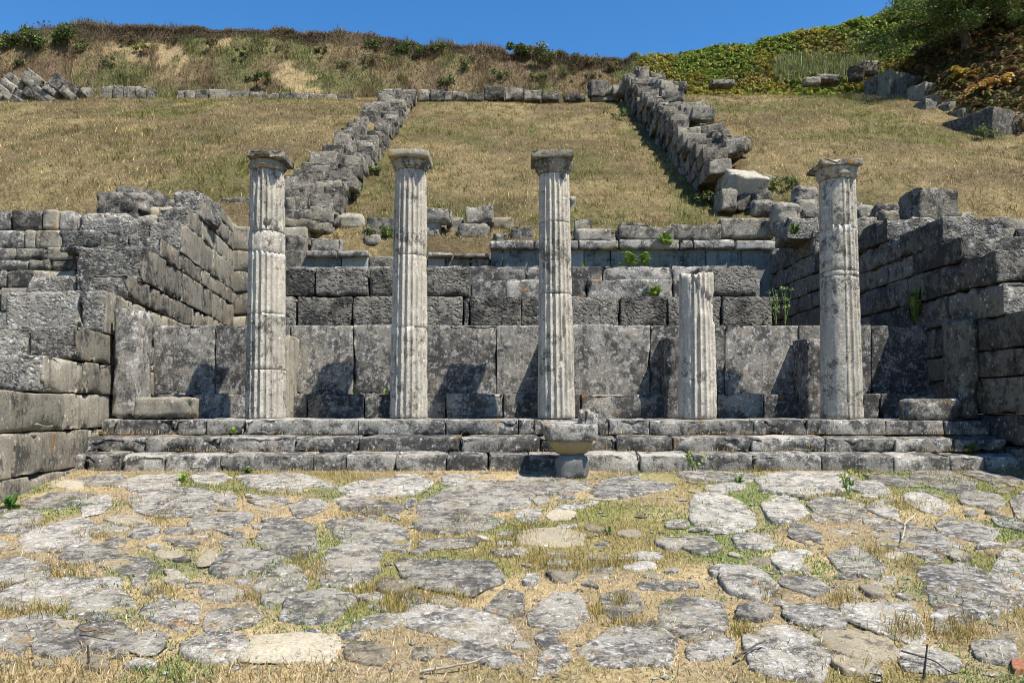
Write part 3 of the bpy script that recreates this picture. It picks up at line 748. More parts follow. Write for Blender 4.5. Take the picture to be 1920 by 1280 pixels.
for jo, p0, p1 in (([420, 495, 562], 470, 508), ([420, 472, 530, 562], 508, 548), ([420, 500, 562], 548, 590), ([420, 465, 525, 562], 590, 640)):
    row(bw, 'block', jo, p0, p1, 20.3, .5, 'wing', r=.02, amp=.02, chip=.1, seg=.2)
row(bw, 'cornice_block', [572, 630, 690], 470, 480.5, 19.85, .6, 'step', r=.03, amp=.015, chip=.06)
row(bw, 'cornice_block', [800, 850, 917], 474, 482, 19.9, .6, 'rubble', r=.03, amp=.02, chip=.08)
row(bw, 'cornice_block', [917, 967, 1000, 1085, 1160, 1275, 1300, 1380, 1456], 450, 466.5, 19.83, .6, 'step', r=.03, amp=.015, chip=.06)

# ================================================================== SIDE WALLS RUNNING BACK INTO THE HILL
def wing(t, courses, Xf, sgn, mats, joints):
    """courses: (zb, zt, Yfront, Yend, [thickness, second thickness]); sgn: direction into the wall"""
    for ci, (zb_, zt_, yf, ye, th) in enumerate(courses):
        ys_ = [yf]
        js = [j for j in joints.get(ci, []) if j > yf + .3]
        while ys_[-1] < ye - .25:
            nxt = js.pop(0) if js else ys_[-1] + random.uniform(.85, 1.55)
            if ye - nxt < .45: nxt = ye
            ys_.append(min(nxt, ye))
        for k in range(len(ys_) - 1):
            a, b = ys_[k] + .006, ys_[k + 1] - .006
            off = random.uniform(-.015, .015)
            g = .006
            def cn(y, z, d): return (Xf(y) + off + sgn * d, y, z)
            d0, d1 = 0, th[0]
            lo, hi = (d1, d0) if sgn < 0 else (d0, d1)
            zz = zt_ - random.uniform(.004, .02)
            c8 = [cn(a, zb_ + g, lo), cn(a, zb_ + g, hi), cn(b, zb_ + g, lo), cn(b, zb_ + g, hi), cn(a, zz, lo), cn(a, zz, hi), cn(b, zz, lo), cn(b, zz, hi)]
            V, Fc = block(c8, r=.014, seg=.10 if k < 2 else .17, amp=.010 if k else .022, chip=.08)
            obj('block', V, Fc, M[mats[0]], t, front=(*_rng[len(Fc), len(V)], M[mats[1]]) if k == 0 else None)
            if len(th) > 1 and k < 3:
                lo, hi = (th[0] + th[1], th[0] + .01) if sgn < 0 else (th[0] + .01, th[0] + th[1])
                a2 = a + random.uniform(-.05, .1)
                c8 = [cn(a2, zb_ + g, lo), cn(a2, zb_ + g, hi), cn(b, zb_ + g, lo), cn(b, zb_ + g, hi), cn(a2, zz, lo), cn(a2, zz, hi), cn(b, zz, lo), cn(b, zz, hi)]
                V, Fc = block(c8, r=.03, seg=.09, amp=.035, chip=.10)
                obj('block', V, Fc, M[mats[1]], t)
XL = lambda y: -5.75 - .147 * (y - 11)
XR = lambda y: 6.70 - .02 * (y - 11)
lw = thing('left_side_wall', (-6.2, 12, -.9), 'sunlit coursed block wall stepping up into the hill on the left', 'wall')
LC = [(-1.25, -.72, 6.2, 11.2, [1.2]), (-.72, -.23, 6.4, 22.5, [1.2]), (-.23, .24, 7.0, 22.5, [1.2]), (.24, .68, 9.4, 22.5, [1.2]), (.68, 1.12, 10.3, 22.5, [.58, .8]),
      (1.12, 1.74, 11.35, 22.5, [.38, 1.05]), (1.74, 2.13, 12.3, 22.5, [.82, .8]), (2.13, 2.72, 13.05, 22.5, [1.1]), (2.72, 3.08, 13.9, 22.5, [.55, .5]),
      (3.08, 3.70, 15.3, 22.5, [.6, .4]), (3.70, 4.12, 15.9, 22.5, [.6]), (4.12, 4.58, 16.75, 22.6, [.55]), (4.58, 4.85, 18.5, 22.4, [.6])]
wing(lw, LC, XL, -1, ('wing', 'wingrough'), {1: [8.75, 10.9], 2: [10.0, 11.7], 3: [10.67, 11.8], 4: [11.7], 5: [12.4], 6: [13.4, 15.0], 7: [14.3, 15.5, 17.1], 8: [15.2, 17.0, 19.4], 9: [17.0]})
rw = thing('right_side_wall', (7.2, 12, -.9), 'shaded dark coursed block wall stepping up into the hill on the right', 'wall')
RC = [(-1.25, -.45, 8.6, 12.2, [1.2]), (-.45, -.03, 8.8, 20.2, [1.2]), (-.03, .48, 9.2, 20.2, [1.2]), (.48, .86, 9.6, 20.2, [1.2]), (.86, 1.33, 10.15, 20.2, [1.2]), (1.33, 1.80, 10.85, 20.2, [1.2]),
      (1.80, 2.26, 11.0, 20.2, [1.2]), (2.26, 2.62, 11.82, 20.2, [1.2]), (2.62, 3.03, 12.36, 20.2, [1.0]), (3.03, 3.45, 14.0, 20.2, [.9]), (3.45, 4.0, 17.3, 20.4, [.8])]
wing(rw, RC, XR, 1, ('wingshade', 'wingrough'), {8: [13.6, 14.7], 7: [13.2], 6: [12.9], 5: [12.2]})
# retaining walls facing the viewer beyond both side walls
lb = thing('retaining_wall', (-9, 15, 1), 'low coursed wall at the far left below the dry slope', 'wall')
for jo, p0, p1 in (([-160, -60, 20, 78, 109, 141], 394, 431), ([-160, -50, 45, 66, 113], 431, 466), ([-160, -70, 28, 86, 140], 464, 487), ([-160, -40, 52, 93, 140], 487, 506), ([-160, -60, 12, 60, 140], 506, 540), ([-160, -80, 0, 70, 140], 540, 585), ([-160, -40, 50, 140], 585, 640)):
    row(lb, 'block', jo, p0, p1, 15. - min(p0 - 394, 146) * .002, .5, 'slab', r=.03, amp=.015, chip=.06, gap=.8, mats=['wing', 'slab', 'rubble'])
rb = thing('retaining_wall', (10, 15, 1), 'low coursed wall at the far right edge below the dry slope', 'wall')
for jo, p0, p1 in (([1805, 1850, 1905, 1990, 2100], 428, 455), ([1790, 1865, 1940, 2020, 2100], 455, 485), ([1790, 1880, 1970, 2100], 485, 530)):
    row(rb, 'block', jo, p0, p1, 15., .5, 'rubble', r=.03, amp=.02, chip=.07, gap=.8)

# ------------------------------------------------------------------ loose stones
def loose(px0, px1, py0, py1, label, Y=None, mat='rubble', kind='b', depth=None, yaw=0, pitch=0, roll=0, name='loose_stone', cat='stone', group=None, sink=.06, amp=None, hill=True):
    if Y is None:
        g = on_hill((px0 + px1) / 2, py1, 20.2)
        Y = g[1]
    w = at(px1, py1, Y)[0] - at(px0, py1, Y)[0]
    c = np.array(pbox8(px0, px1, py0, py1, Y, depth or max(.3, .65 * w)))
    c[:4, 2] -= sink
    if yaw or pitch or roll: c = rot8(c, yaw, pitch, roll)
    seg = min(.16, max(.06, w / 8))
    if kind == 'r': V, Fc = boulder(c, seg=seg, amp=amp or .05)
    else: V, Fc = block(c, r=.02, seg=seg, amp=amp or .022, chip=.12)
    return obj(name, V, Fc, M[mat], None, label, cat, group)
# left heap on the side wall
loose(113, 196, 432, 467, 'rough grey block next to the far left coursed wall', 14.3, 'wingrough', amp=.05)
loose(141, 240, 397, 445, 'large pitted brown block above the left side wall', 14.9, 'wingrough', 'r', amp=.05, depth=.9)
loose(178, 246, 363, 424, 'round weathered boulder topping the left heap', 16.0, 'rubble', 'r', amp=.09)
loose(196, 272, 358, 398, 'brown boulder wedged behind the round one in the left heap', 16.7, 'rubble', 'r', amp=.07)
loose(214, 302, 350, 386, 'long grey boulder lying highest in the left heap', 17.4, 'rubble', 'r', amp=.06, roll=8)
loose(276, 324, 387, 408, 'small flat tan stone in the left heap', 16.2, 'pavetan', 'r', amp=.03)
loose(255, 296, 403, 425, 'pale stone below the flat tan one in the left heap', 16.0, 'pale', 'r', amp=.04)
loose(300, 330, 372, 398, 'small grey stone beside the tall top block of the left wall', 17.6, 'rubble', 'r', amp=.04)
loose(325, 371, 355, 400, 'tall pitted block crowning the left side wall', 16.75, 'wingrough', 'b', amp=.04, depth=1.4, sink=.03)
loose(240, 262, 415, 436, 'dark little stone in a gap of the left heap', 15.6, 'rubble', 'r')
loose(413, 470, 370, 381, 'flat slab half buried in grass behind the leftmost column', None, 'rubble', 'b')
# between the columns, along the top of the back wall
loose(534, 598, 411, 424, 'thin jutting slab with a yellow underside behind the leftmost column', 20.4, 'pavetan', 'b', depth=.9, roll=6)
loose(534, 566, 424, 443, 'block carrying the thin jutting slab', 20.5, 'rubble')
loose(536, 577, 440, 478, 'square block at the left end of the back wall', 20.1, 'wing', depth=1.0, yaw=-8)
loose(534, 572, 470, 506, 'lowest block at the left end of the back wall', 20.0, 'wing', depth=1.0, yaw=-8)
loose(580, 638, 447, 469, 'oblong block lying on the left cornice', 20.2, 'rubble')
loose(576, 600, 428, 446, 'little pale stone above the oblong block', 20.9, 'pale', 'r')
loose(632, 681, 398, 428, 'pale boulder at the foot of the left hill wall', None, 'pale', 'r', amp=.05)
loose(687, 741, 407, 441, 'dark long block left of the second column', None, 'rubble')
loose(683, 713, 437, 458, 'small stone below the dark long block', None, 'rubble', 'r')
loose(797, 825, 411, 448, 'upright block right of the second column', 21.0, 'rubble')
loose(797, 846, 390, 412, 'slab lying on top of the upright block', 20.9, 'rubble', 'b', roll=3)
loose(822, 842, 414, 442, 'narrow brown stone behind the upright block', 21.5, 'pavetan', 'r')
loose(838, 870, 406, 434, 'pale rounded rock in the grass behind the stacked stones', None, 'pale', 'r')
loose(859, 918, 416, 449, 'rounded lower stone of the stacked pair', 20.9, 'rubble', 'r', amp=.04)
loose(873, 925, 386, 417, 'squared upper stone of the stacked pair', 20.95, 'rubble', 'b', roll=-3, sink=.01)
loose(922, 965, 406, 430, 'brown rock with grass growing round it', None, 'pavetan', 'r')
loose(924, 949, 434, 454, 'small pointed stone above the cornice', None, 'rubble', 'r')
loose(958, 999, 424, 449, 'squared block left of the third column', None, 'rubble', 'b')
loose(1077, 1111, 410, 442, 'dark upright block right of the third column', 20.9, 'rubble', 'b')
loose(1080, 1154, 427, 453, 'low rounded grey stone on the cornice', 20.3, 'rubble', 'r', amp=.04)
loose(1066, 1078, 366, 392, 'small pale rock showing beside the third column', None, 'pale', 'r')
t = thing('coping_course', (4, 20.6, 4.3), 'row of long grey blocks lying along the top of the cornice', 'wall')
for a, b, p0, p1, yy in ((1158, 1262, 424, 450, 20.4), (1258, 1352, 420, 450, 20.45), (1350, 1452, 410, 446, 20.5)):
    c = np.array(pbox8(a, b, p0, p1, yy, .6)); V, Fc = block(c, r=.05, seg=.13, amp=.03, chip=.12); obj('block', V, Fc, M['rubble'], t)
loose(1163, 1217, 416, 425, 'thin flat slab on the coping row', 20.6, 'rubble', 'b', sink=.02)
loose(1274, 1342, 405, 413, 'flat pale slab lying in grass above the coping row', None, 'pale', 'b', depth=.9, pitch=33, amp=.015, sink=0)
# right corner heap
loose(1450, 1499, 376, 434, 'tall rounded boulder at the right inner corner', 20.0, 'rubble', 'r', amp=.06)
loose(1476, 1535, 406, 445, 'pitted squared block left of the rightmost column', 17.4, 'wingrough', 'b', amp=.04, depth=.9)
loose(1490, 1536, 347, 378, 'dark round boulder highest beside the rightmost column', 20.6, 'rubble', 'r', amp=.06)
loose(1498, 1540, 372, 400, 'brown boulder under the dark round one', 20.3, 'rubble', 'r', amp=.05)
loose(1500, 1538, 391, 410, 'grey stone under the brown boulder', 20.1, 'rubble', 'r')
loose(1410, 1452, 372, 398, 'flat rough stone at the foot of the right hill wall', 20.9, 'rubble', 'r')
loose(1602, 1618, 376, 402, 'stone peeping out right of the rightmost column', 18.4, 'rubble', 'r')
loose(1606, 1647, 386, 408, 'small dark stone right of the rightmost column', 18.0, 'rubble', 'r')
loose(1643, 1712, 379, 404, 'long rounded stone behind the right side wall', 17.8, 'rubble', 'r', amp=.05)
loose(1616, 1650, 405, 424, 'small brown stone on the right side wall', 16.5, 'rubble', 'r')
loose(1650, 1700, 392, 416, 'tan stone in the rubble on the right side wall', 16.4, 'pavetan', 'r')
loose(1608, 1708, 414, 466, 'long cracked block on top of the right side wall', 14.9, 'rubble', 'b', amp=.05)
loose(1708, 1748, 407, 424, 'pale little stone below the big cube', 14.8, 'pale', 'r')
loose(1713, 1799, 353, 408, 'big squared cube standing on the right side wall', 15.2, 'rubble', 'b', amp=.05, yaw=14)
loose(1770, 1834, 403, 446, 'pitted end block of the right side wall', 12.3, 'wingrough', 'b', amp=.05, depth=.9)
loose(1800, 1822, 398, 412, 'flat stone right of the big cube', 15.6, 'pale', 'r')
for k, (a, b, p0, p1, lab) in enumerate(((1830, 1880, 418, 432, 'flat grey slab atop the far right wall'), (1876, 1935, 407, 430, 'brown stone topping the far right wall'))):
    loose(a, b, p0, p1, lab, 15.4, 'rubble', 'b')

# ================================================================== WALLS CLIMBING THE HILL
def hill_wall(t, x_in, x_out, relief, zc, dz, y0, y1, face, rowgap):
    """level courses that step up the slope; x_in = exposed face"""
    zc0 = zc
    hx = lambda y: float(Hh(np.array([0.0 if face == 'R' else 0.5]), np.array([y]))[0])
    yy = np.arange(19.5, 41, .05); hz = Hh(np.full(yy.shape, .3), yy)
    z = zc
    while True:
        ztop = z + dz
        yf = np.interp(ztop - relief, hz, yy); yb = np.interp(z + .15, hz, yy)
        if yf > y1: break
        if yf >= y0 - .8:
            ys_ = [max(yf, y0) + random.uniform(-.1, .1)]
            while ys_[-1] < yb: ys_.append(ys_[-1] + random.uniform(.4, 1.1))
            for k in range(len(ys_) - 1):
                wd = abs(x_out - x_in) * random.uniform(.8, 1.1)
                j = random.uniform(-.07, .07)
                xa, xb = (x_in + j, x_in + j + wd) if face == 'L' else (x_in + j - wd, x_in + j)
                c = np.array(box8(xa, xb, ys_[k] + .01, ys_[k + 1] - .01, z, ztop - random.uniform(0, .05)))
                c = rot8(c, random.uniform(-3, 3), random.uniform(-3, 3), random.uniform(-2, 2))
                V, Fc = block(c, r=.02, seg=.15, amp=.028, chip=.14)
                obj('block', V, Fc, M['farstone'], t)
        z = ztop
random.seed(21)
hl = thing('left_hill_wall', (-5.6, 30, 9), 'double row of grey blocks climbing the slope between the two left columns', 'wall')
hill_wall(hl, -4.85, -5.5, 1.0, 4.6, .46, 21.2, 39.2, 'R', .3)
for y in np.arange(22.2, 39.6, .78):
    for k in range(2 if random.random() < .25 else 1):
        xx = -6.15 + .012 * (y - 22) + random.uniform(-.15, .15); w = random.uniform(.26, .5); yy = y + random.uniform(-.1, .1)
        hz = float(Hh(np.array([.3]), np.array([yy]))[0])
        zt_ = hz + random.uniform(.75, 1.05)
        c = rot8(box8(xx - w, xx + w, yy - .36, yy + .36, zt_ - .75, zt_), random.uniform(-8, 8), random.uniform(-6, 4), random.uniform(-6, 6))
        V, Fc = block(c, r=.02, seg=.15, amp=.032, chip=.16)
        obj('block', V, Fc, M['farstone'], hl)
for a, b, p0, p1, yy, kd in ((534, 552, 368, 396, 21.6, 'b'), (552, 592, 366, 396, 21.7, 'b'), (595, 640, 362, 398, 21.9, 'b'), (534, 602, 392, 415, 21.2, 'b'), (590, 630, 394, 420, 21.3, 'r'), (588, 622, 416, 438, 21.0, 'r'), (545, 590, 345, 372, 22.6, 'b'), (590, 640, 338, 366, 23., 'b'), (640, 668, 330, 356, 23.6, 'b'), (600, 640, 318, 342, 24.4, 'r'), (470, 540, 380, 405, 21.8, 'b')):
    c = pbox8(a, b, p0, p1, yy, .7)
    V, Fc = (boulder(c, .12, .05) if kd == 'r' else block(c, r=.035, seg=.12, amp=.04, chip=.15))
    obj('block', V, Fc, M['farstone'], hl)
hr = thing('right_hill_wall', (6.4, 30, 9), 'tall shaded wall of stepped blocks climbing the slope toward the skyline', 'wall')
hill_wall(hr, 5.75, 6.5, 1.7, 4.4, .50, 22.9, 40.2, 'L', .3)
for y in np.arange(24.8, 39.6, .8):
    xx = 7.05 + random.uniform(-.2, .15); w = random.uniform(.3, .55); yy = y + random.uniform(-.2, .2)
    hz = float(Hh(np.array([.3]), np.array([yy]))[0])
    zt_ = hz + random.uniform(1.25, 1.7)
    c = rot8(box8(xx - w, xx + w, yy - .4, yy + .4, zt_ - .45, zt_), random.uniform(-20, 20), random.uniform(-12, 8), random.uniform(-14, 14))
    V, Fc = block(c, r=.02, seg=.15, amp=.035, chip=.16)
    obj('block', V, Fc, M['farstone'], hr)
for a, b, p0, p1, yy, kd in ((1352, 1385, 352, 392, 22.2, 'b'), (1382, 1420, 360, 395, 22.4, 'b'), (1378, 1432, 352, 368, 22.8, 'b'), (1415, 1452, 356, 382, 22.0, 'r'), (1420, 1462, 328, 352, 23.4, 'r'), (1352, 1376, 326, 356, 23.2, 'b')):
    c = pbox8(a, b, p0, p1, yy, .8)
    V, Fc = (boulder(c, .12, .05) if kd == 'r' else block(c, r=.035, seg=.12, amp=.04, chip=.15))
    obj('block', V, Fc, M['farstone'], hr)
c = rot8(pbox8(1372, 1440, 312, 352, 22.3, 1.3), 10, 26, 4)
V, Fc = block(c, r=.03, seg=.12, amp=.03, chip=.12)
obj('tilted_block', V, Fc, M['pale'], None, 'big pale tilted block lying on the lower end of the right hill wall', 'stone')
top = thing('upright_slabs', (7, 40, 15.8), 'cluster of upright dark slabs at the top end of the right hill wall', 'stones')
for a, b, p0, p1, yy, ro in ((1172, 1192, 138, 182, 39.6, 8), (1190, 1203, 130, 180, 39.4, 3), (1196, 1216, 126, 178, 39.0, 0), (1214, 1238, 148, 186, 38.4, 0), (1228, 1250, 140, 168, 39.0, 5), (1192, 1220, 123, 134, 39.8, 0), (1150, 1172, 158, 178, 40., 6), (1246, 1290, 152, 170, 38.8, 0)):
    c = rot8(pbox8(a, b, p0, p1, yy, .7), random.uniform(-15, 15), random.uniform(-6, 6), -ro)
    V, Fc = block(c, r=.03, seg=.16, amp=.05, chip=.15); obj('slab', V, Fc, M['farstone'], top)
loose(1105, 1138, 149, 178, 'dark squared block at the right end of the terrace edge', 40.2, 'farstone', 'b', yaw=15)
loose(1128, 1150, 160, 178, 'small dark block beside the squared block on the terrace edge', 40.3, 'farstone', 'r')
def terrace(lab, segs, Y):
    t = thing('terrace_wall', at((segs[0][0] + segs[-1][1]) / 2, segs[0][3], Y), lab, 'wall')
    for a, b, p0, p1 in segs:
        c = np.array(pbox8(a + .4, b - .4, p0, p1, Y + random.uniform(-.1, .1), .6)); c[:4, 2] -= .25
        V, Fc = block(rot8(c, random.uniform(-3, 3)), r=.03, seg=.2, amp=.05, chip=.16); obj('block', V, Fc, M['farstone'], t)
terrace('low edging of pale blocks along the terrace above the middle slope', [(786, 806, 167, 181), (806, 832, 168, 179), (832, 848, 171, 179), (848, 876, 172, 179), (876, 905, 174, 180)], 40.2)
terrace('long low blocks in the middle of the terrace edge', [(907, 946, 162, 176), (946, 982, 165, 176), (982, 1014, 168, 177), (1016, 1050, 172, 178), (1058, 1098, 174, 179), (1108, 1165, 174, 180)], 40.3)
terrace('pale block course along the top of the left slope', [(330, 345, 168, 184), (345, 365, 170, 184), (365, 391, 167, 186), (391, 430, 168, 187), (430, 468, 169, 188), (468, 498, 171, 188)], 39.6)
terrace('brown block course left of the left hill wall', [(500, 522, 175, 194), (522, 549, 174, 194), (549, 577, 174, 195), (577, 631, 176, 195), (631, 662, 178, 196)], 39.2)
terrace('short brown course at the upper left of the slope', [(188, 212, 162, 178), (212, 231, 159, 178), (231, 254, 161, 178), (254, 274, 162, 178), (274, 286, 163, 178)], 39.8)
# flat slabs in the grass
for a, b, p0, p1, lab in ((236, 276, 184, 194, 'tilted flat slab in grass below the short brown course'), (293, 328, 202, 210, 'largest of the flat pale slabs in the left grass'), (329, 346, 198, 204, 'tiny flat pale slab in the left grass'), (352, 376, 199, 207, 'middle flat pale slab in the left grass'), (381, 411, 205, 214, 'rightmost flat pale slab in the left grass'), (1618, 1690, 289, 303, 'flat pale slab in the grass above the rightmost column'), (138, 158, 162, 178, 'grey boulder at the foot of the leaning left wall'), (742, 756, 145, 151, 'small pale stone on the bank above the left hill wall')):
    loose(a, b, p0, p1, lab, None, 'pale' if 'pale' in lab else 'farstone', 'b', depth=1.1, pitch=random.uniform(33, 40), roll=random.uniform(-6, 6), amp=.03, sink=.0)
# leaning wall at the upper left
fan = thing('leaning_wall', at(70, 198, 36.5), 'sunlit wall of leaning grey blocks at the upper left edge', 'wall')
def inpoly(x, y, P):
    s = False
    for (x0_, y0_), (x1_, y1_) in zip(P, P[1:] + P[:1]):
        if (y0_ > y) != (y1_ > y) and x < (x1_ - x0_) * (y - y0_) / (y1_ - y0_) + x0_: s = not s
    return s
FAN = [(-90, 150), (-20, 140), (25, 137), (70, 136), (112, 144), (138, 160), (150, 176), (100, 186), (40, 194), (-90, 206)]
for r_ in range(-5, 9):
    s_ = -130 + random.uniform(0, 20)
    while s_ < 170:
        ln = random.uniform(26, 58)
        mx_, my_ = 20 + .80 * (s_ + ln / 2) + .60 * 13.5 * r_, 165 + .60 * (s_ + ln / 2) - .80 * 13.5 * r_
        if inpoly(mx_, my_, FAN):
            c = rot8(pbox8(mx_ - ln / 2 + .4, mx_ + ln / 2 - .4, my_ - 7.5, my_ + 7., 37. + random.uniform(-.25, .25) + (185 - my_) * .02, 1.0), random.uniform(-5, 5), random.uniform(-3, 3), 36 + random.uniform(-2.5, 2.5))
            V, Fc = block(c, r=.03, seg=.14, amp=.06, chip=.2); obj('block', V, Fc, M['farstone'], fan)
        s_ += ln
# wall under the tree at the right, tree shade put into its stone colour
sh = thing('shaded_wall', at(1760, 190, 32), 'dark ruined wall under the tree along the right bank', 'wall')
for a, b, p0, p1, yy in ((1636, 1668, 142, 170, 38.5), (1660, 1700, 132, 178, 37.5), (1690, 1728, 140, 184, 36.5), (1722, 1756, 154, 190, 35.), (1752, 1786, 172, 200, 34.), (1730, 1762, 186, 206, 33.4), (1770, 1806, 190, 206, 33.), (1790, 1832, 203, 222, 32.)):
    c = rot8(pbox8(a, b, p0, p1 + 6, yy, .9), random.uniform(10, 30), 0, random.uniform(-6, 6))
    V, Fc = block(c, r=.03, seg=.17, amp=.05, chip=.16); obj('block', V, Fc, M['wingshade'], sh)
loose(1826, 1935, 204, 272, 'large dark sloping block at the right edge under the bank', 28.5, 'wingshade', 'b', amp=.06, depth=2.0, yaw=24)
loose(1594, 1622, 122, 146, 'left one of two dark boulders beneath the tree', 40.0, 'wingshade', 'r', amp=.06)  # both boulders take a darkened stone in place of the tree shade
loose(1618, 1650, 111, 136, 'right one of two dark boulders beneath the tree', 40.2, 'wingshade', 'r', amp=.06)
loose(1509, 1540, 143, 156, 'low dark stone at the foot of the ferns', 40.3, 'farstone', 'r')
loose(1532, 1576, 137, 151, 'flat dark slab at the foot of the ferns', 40.6, 'farstone', 'r')
loose(1334, 1378, 148, 157, 'flat grey slab at the left foot of the ferns', 40.2, 'farstone', 'r')

# ================================================================== VEGETATION
def blades(P, L, Wd, lean, col, az=None):
    n = len(P)
    az = rng.uniform(0, 2 * pi, n) if az is None else az
    d = np.stack([np.cos(az), np.sin(az), np.zeros(n)], 1)
    s = np.stack([-np.sin(az + .6), np.cos(az + .6), np.zeros(n)], 1) * (Wd / 2)[:, None]
    up = np.array([0, 0, 1.])
    c, si = np.cos(lean)[:, None], np.sin(lean)[:, None]
    mid = P + (d * si * .4 + up * c * .62) * L[:, None]
    l2 = np.clip(lean * 1.7, 0, 1.6)
    tip = mid + (d * np.sin(l2)[:, None] + up * np.cos(l2)[:, None]) * (.48 * L)[:, None]
    V = np.stack([P - s, P + s, mid + s * .75, mid - s * .75, tip], 1).reshape(-1, 3)
    b = np.arange(n)[:, None] * 5
    return V, [b + np.array([[0, 1, 2, 3]]), b + np.array([[3, 2, 4]])], np.repeat(col, 5, 0)
def pick(cols, n, p=None, var=.18):
    c = np.array(cols)[rng.choice(len(cols), n, p=p)]
    return c * (1 + var * rng.standard_normal((n, 1))).clip(.5, 1.6)
STRAW = [(.42, .325, .18), (.36, .27, .14), (.30, .215, .11), (.50, .41, .26)]
OLIVE = [(.20, .175, .05), (.16, .16, .045), (.24, .19, .06)]
GREEN = [(.12, .19, .045), (.09, .155, .035), (.16, .21, .06)]
def inview(P, mx=60):
    d = P[:, 1] * cp + P[:, 2] * sp
    px = 960 + F * P[:, 0] / d; py = PPY - F * (P[:, 2] * cp - P[:, 1] * sp) / d
    return (px > -mx - 80) & (px < 1980 + mx) & (py < 1330) & (d > .5)

# ---- hill grass
n = 345000
x = rng.uniform(-27, 19.5, n); y = 20.7 + 20.4 * rng.uniform(0, 1, n) ** 1.15
kc = np.arange(n) % 3 == 0
qx = x[::36].repeat(36)[:n] + rng.normal(0, .07, n); qy = y[::36].repeat(36)[:n] + rng.normal(0, .07, n)
clump_id = np.repeat(np.arange(len(x[::36])), 36)[:n]
x = np.where(kc, qx, x); y = np.where(kc, qy, y)
dens = .30 + .70 * sm(-.35, .3, fbm2(x, y, 1.3, 2, 50.))
dens[kc] = 1.
keep = rng.uniform(0, 1, n) < dens
keep &= ~((x > -6.2) & (x < -4.9) & (rng.uniform(0, 1, n) < .75) & (y < 39.5)) & ~((x > 5.8) & (x < 7.7) & (rng.uniform(0, 1, n) < .75) & (y < 40.2))
x, y = x[keep], y[keep]; kc = kc[keep]; clump_id = clump_id[keep]
z = Hh(x, y); P = np.stack([x, y, z - .01], 1)
k = inview(P); P = P[k]; kc = kc[k]; clump_id = clump_id[k]; n = len(P)
g = fbm2(P[:, 0], P[:, 1], .35, 3, 5.) + .35 * fbm2(P[:, 0], P[:, 1], 1.4, 2, 15.)
pg = sm(-.05, .6, g)
edge = np.exp(-((P[:, 0] + 4.2) / .6) ** 2) * .5 + np.exp(-((P[:, 0] - 5.2) / .7) ** 2) * .9
c = pick([(.35, .275, .13), (.29, .22, .10), (.22, .165, .078), (.41, .325, .175)], n)
u = rng.uniform(0, 1, n)
ol = u < pg * .75; c[ol] = pick(OLIVE, ol.sum())
gr = (u > .965 - .20 * pg) | (rng.uniform(0, 1, n) < edge * .55); c[gr] = pick([(.10, .15, .035), (.14, .18, .05)], gr.sum())
tall = fbm2(P[:, 0], P[:, 1], .7, 2, 70.)
L = rng.uniform(.06, .15, n) * (1 + .6 * sm(.1, .5, tall))
br = 1 + .34 * fbm2(P[:, 0], P[:, 1], 2.6, 2, 90.) + .2 * fbm2(P[:, 0], P[:, 1], .8, 2, 95.)
c = c * (1.08 * br)[:, None]
cv = rng.uniform(.55, 1.25, clump_id.max() + 1)[clump_id]; c[kc] *= cv[kc][:, None]; L[kc] *= 1.45
wk = kc & (rng.uniform(0, 1, clump_id.max() + 1)[clump_id] < .06); c[wk] = pick([(.085, .13, .03), (.12, .165, .04)], wk.sum()); L[wk] *= 1.2
V, Fc, cc = blades(P, L, rng.uniform(.010, .022, n), rng.uniform(.4, 1.5, n), c)
obj('hill_grass', V, Fc, M['grass'], kind='stuff', col=cc, label='dry straw coloured grass covering the hillside', cat='grass', origin=(0, 30, 5))

# ---- bank: coarse brown and green growth, drooping turf fringe
n = 110000
x = rng.uniform(-31, 9.5, n); y = rng.uniform(41., 47.2, n)
z = Hh(x, y); P = np.stack([x, y, z - .02], 1); P = P[inview(P)]; n = len(P)
g = fbm2(P[:, 0], P[:, 1], .6, 3, 30.)
clayish = np.zeros(n)
for q0, q1, rx, ry in CLAY: clayish = np.maximum(clayish, np.exp(-((P[:, 0] - q0) / rx) ** 2 - ((P[:, 1] - q1) / ry) ** 2))
clayish = sm(.42, .7, clayish * .8 + .75 * fbm2(P[:, 0], P[:, 1], 1.9, 3, 41.)) * (clayish > .12)
kk = rng.uniform(0, 1, n) > clayish * .9
P, g = P[kk], g[kk]; n = len(P)
c = pick([(.24, .175, .09), (.17, .12, .065), (.30, .23, .12), (.12, .085, .05)], n)
u = rng.uniform(0, 1, n) < sm(-.15, .45, g) * .8
c[u] = pick([(.13, .145, .045), (.10, .12, .04), (.18, .18, .07)], u.sum())
lump = 1 + 1.6 * sm(.1, .5, fbm2(P[:, 0], P[:, 1], 1.3, 2, 33.))
c = c * (1 + .5 * fbm2(P[:, 0], P[:, 1], 1.8, 2, 37.))[:, None]
V, Fc, cc = blades(P, rng.uniform(.10, .24, n) * lump, rng.uniform(.015, .035, n), rng.uniform(.1, 1.2, n), c)
obj('bank_growth', V, Fc, M['grass'], kind='stuff', col=cc, label='coarse brown and green growth on the eroded bank', cat='scrub', origin=(0, 44, 16))
n = 19000
x = rng.uniform(-27, 8.5, n); x = x[fbm2(x, x * 0, .5, 2, 13.) + rng.uniform(-.3, .3, n) > -.1]; n = len(x); y = 46.15 + .35 * rng.uniform(-1, 1, n)
z = Hh(x, y); P = np.stack([x, y - .12, z - .02], 1)
az = rng.normal(-pi / 2, .5, n)
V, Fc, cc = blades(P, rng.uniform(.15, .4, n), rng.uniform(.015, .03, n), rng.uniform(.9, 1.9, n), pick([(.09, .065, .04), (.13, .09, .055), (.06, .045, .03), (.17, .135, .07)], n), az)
V[:, 2] -= np.tile(np.array([0, 0, .05, .05, .16]), n)
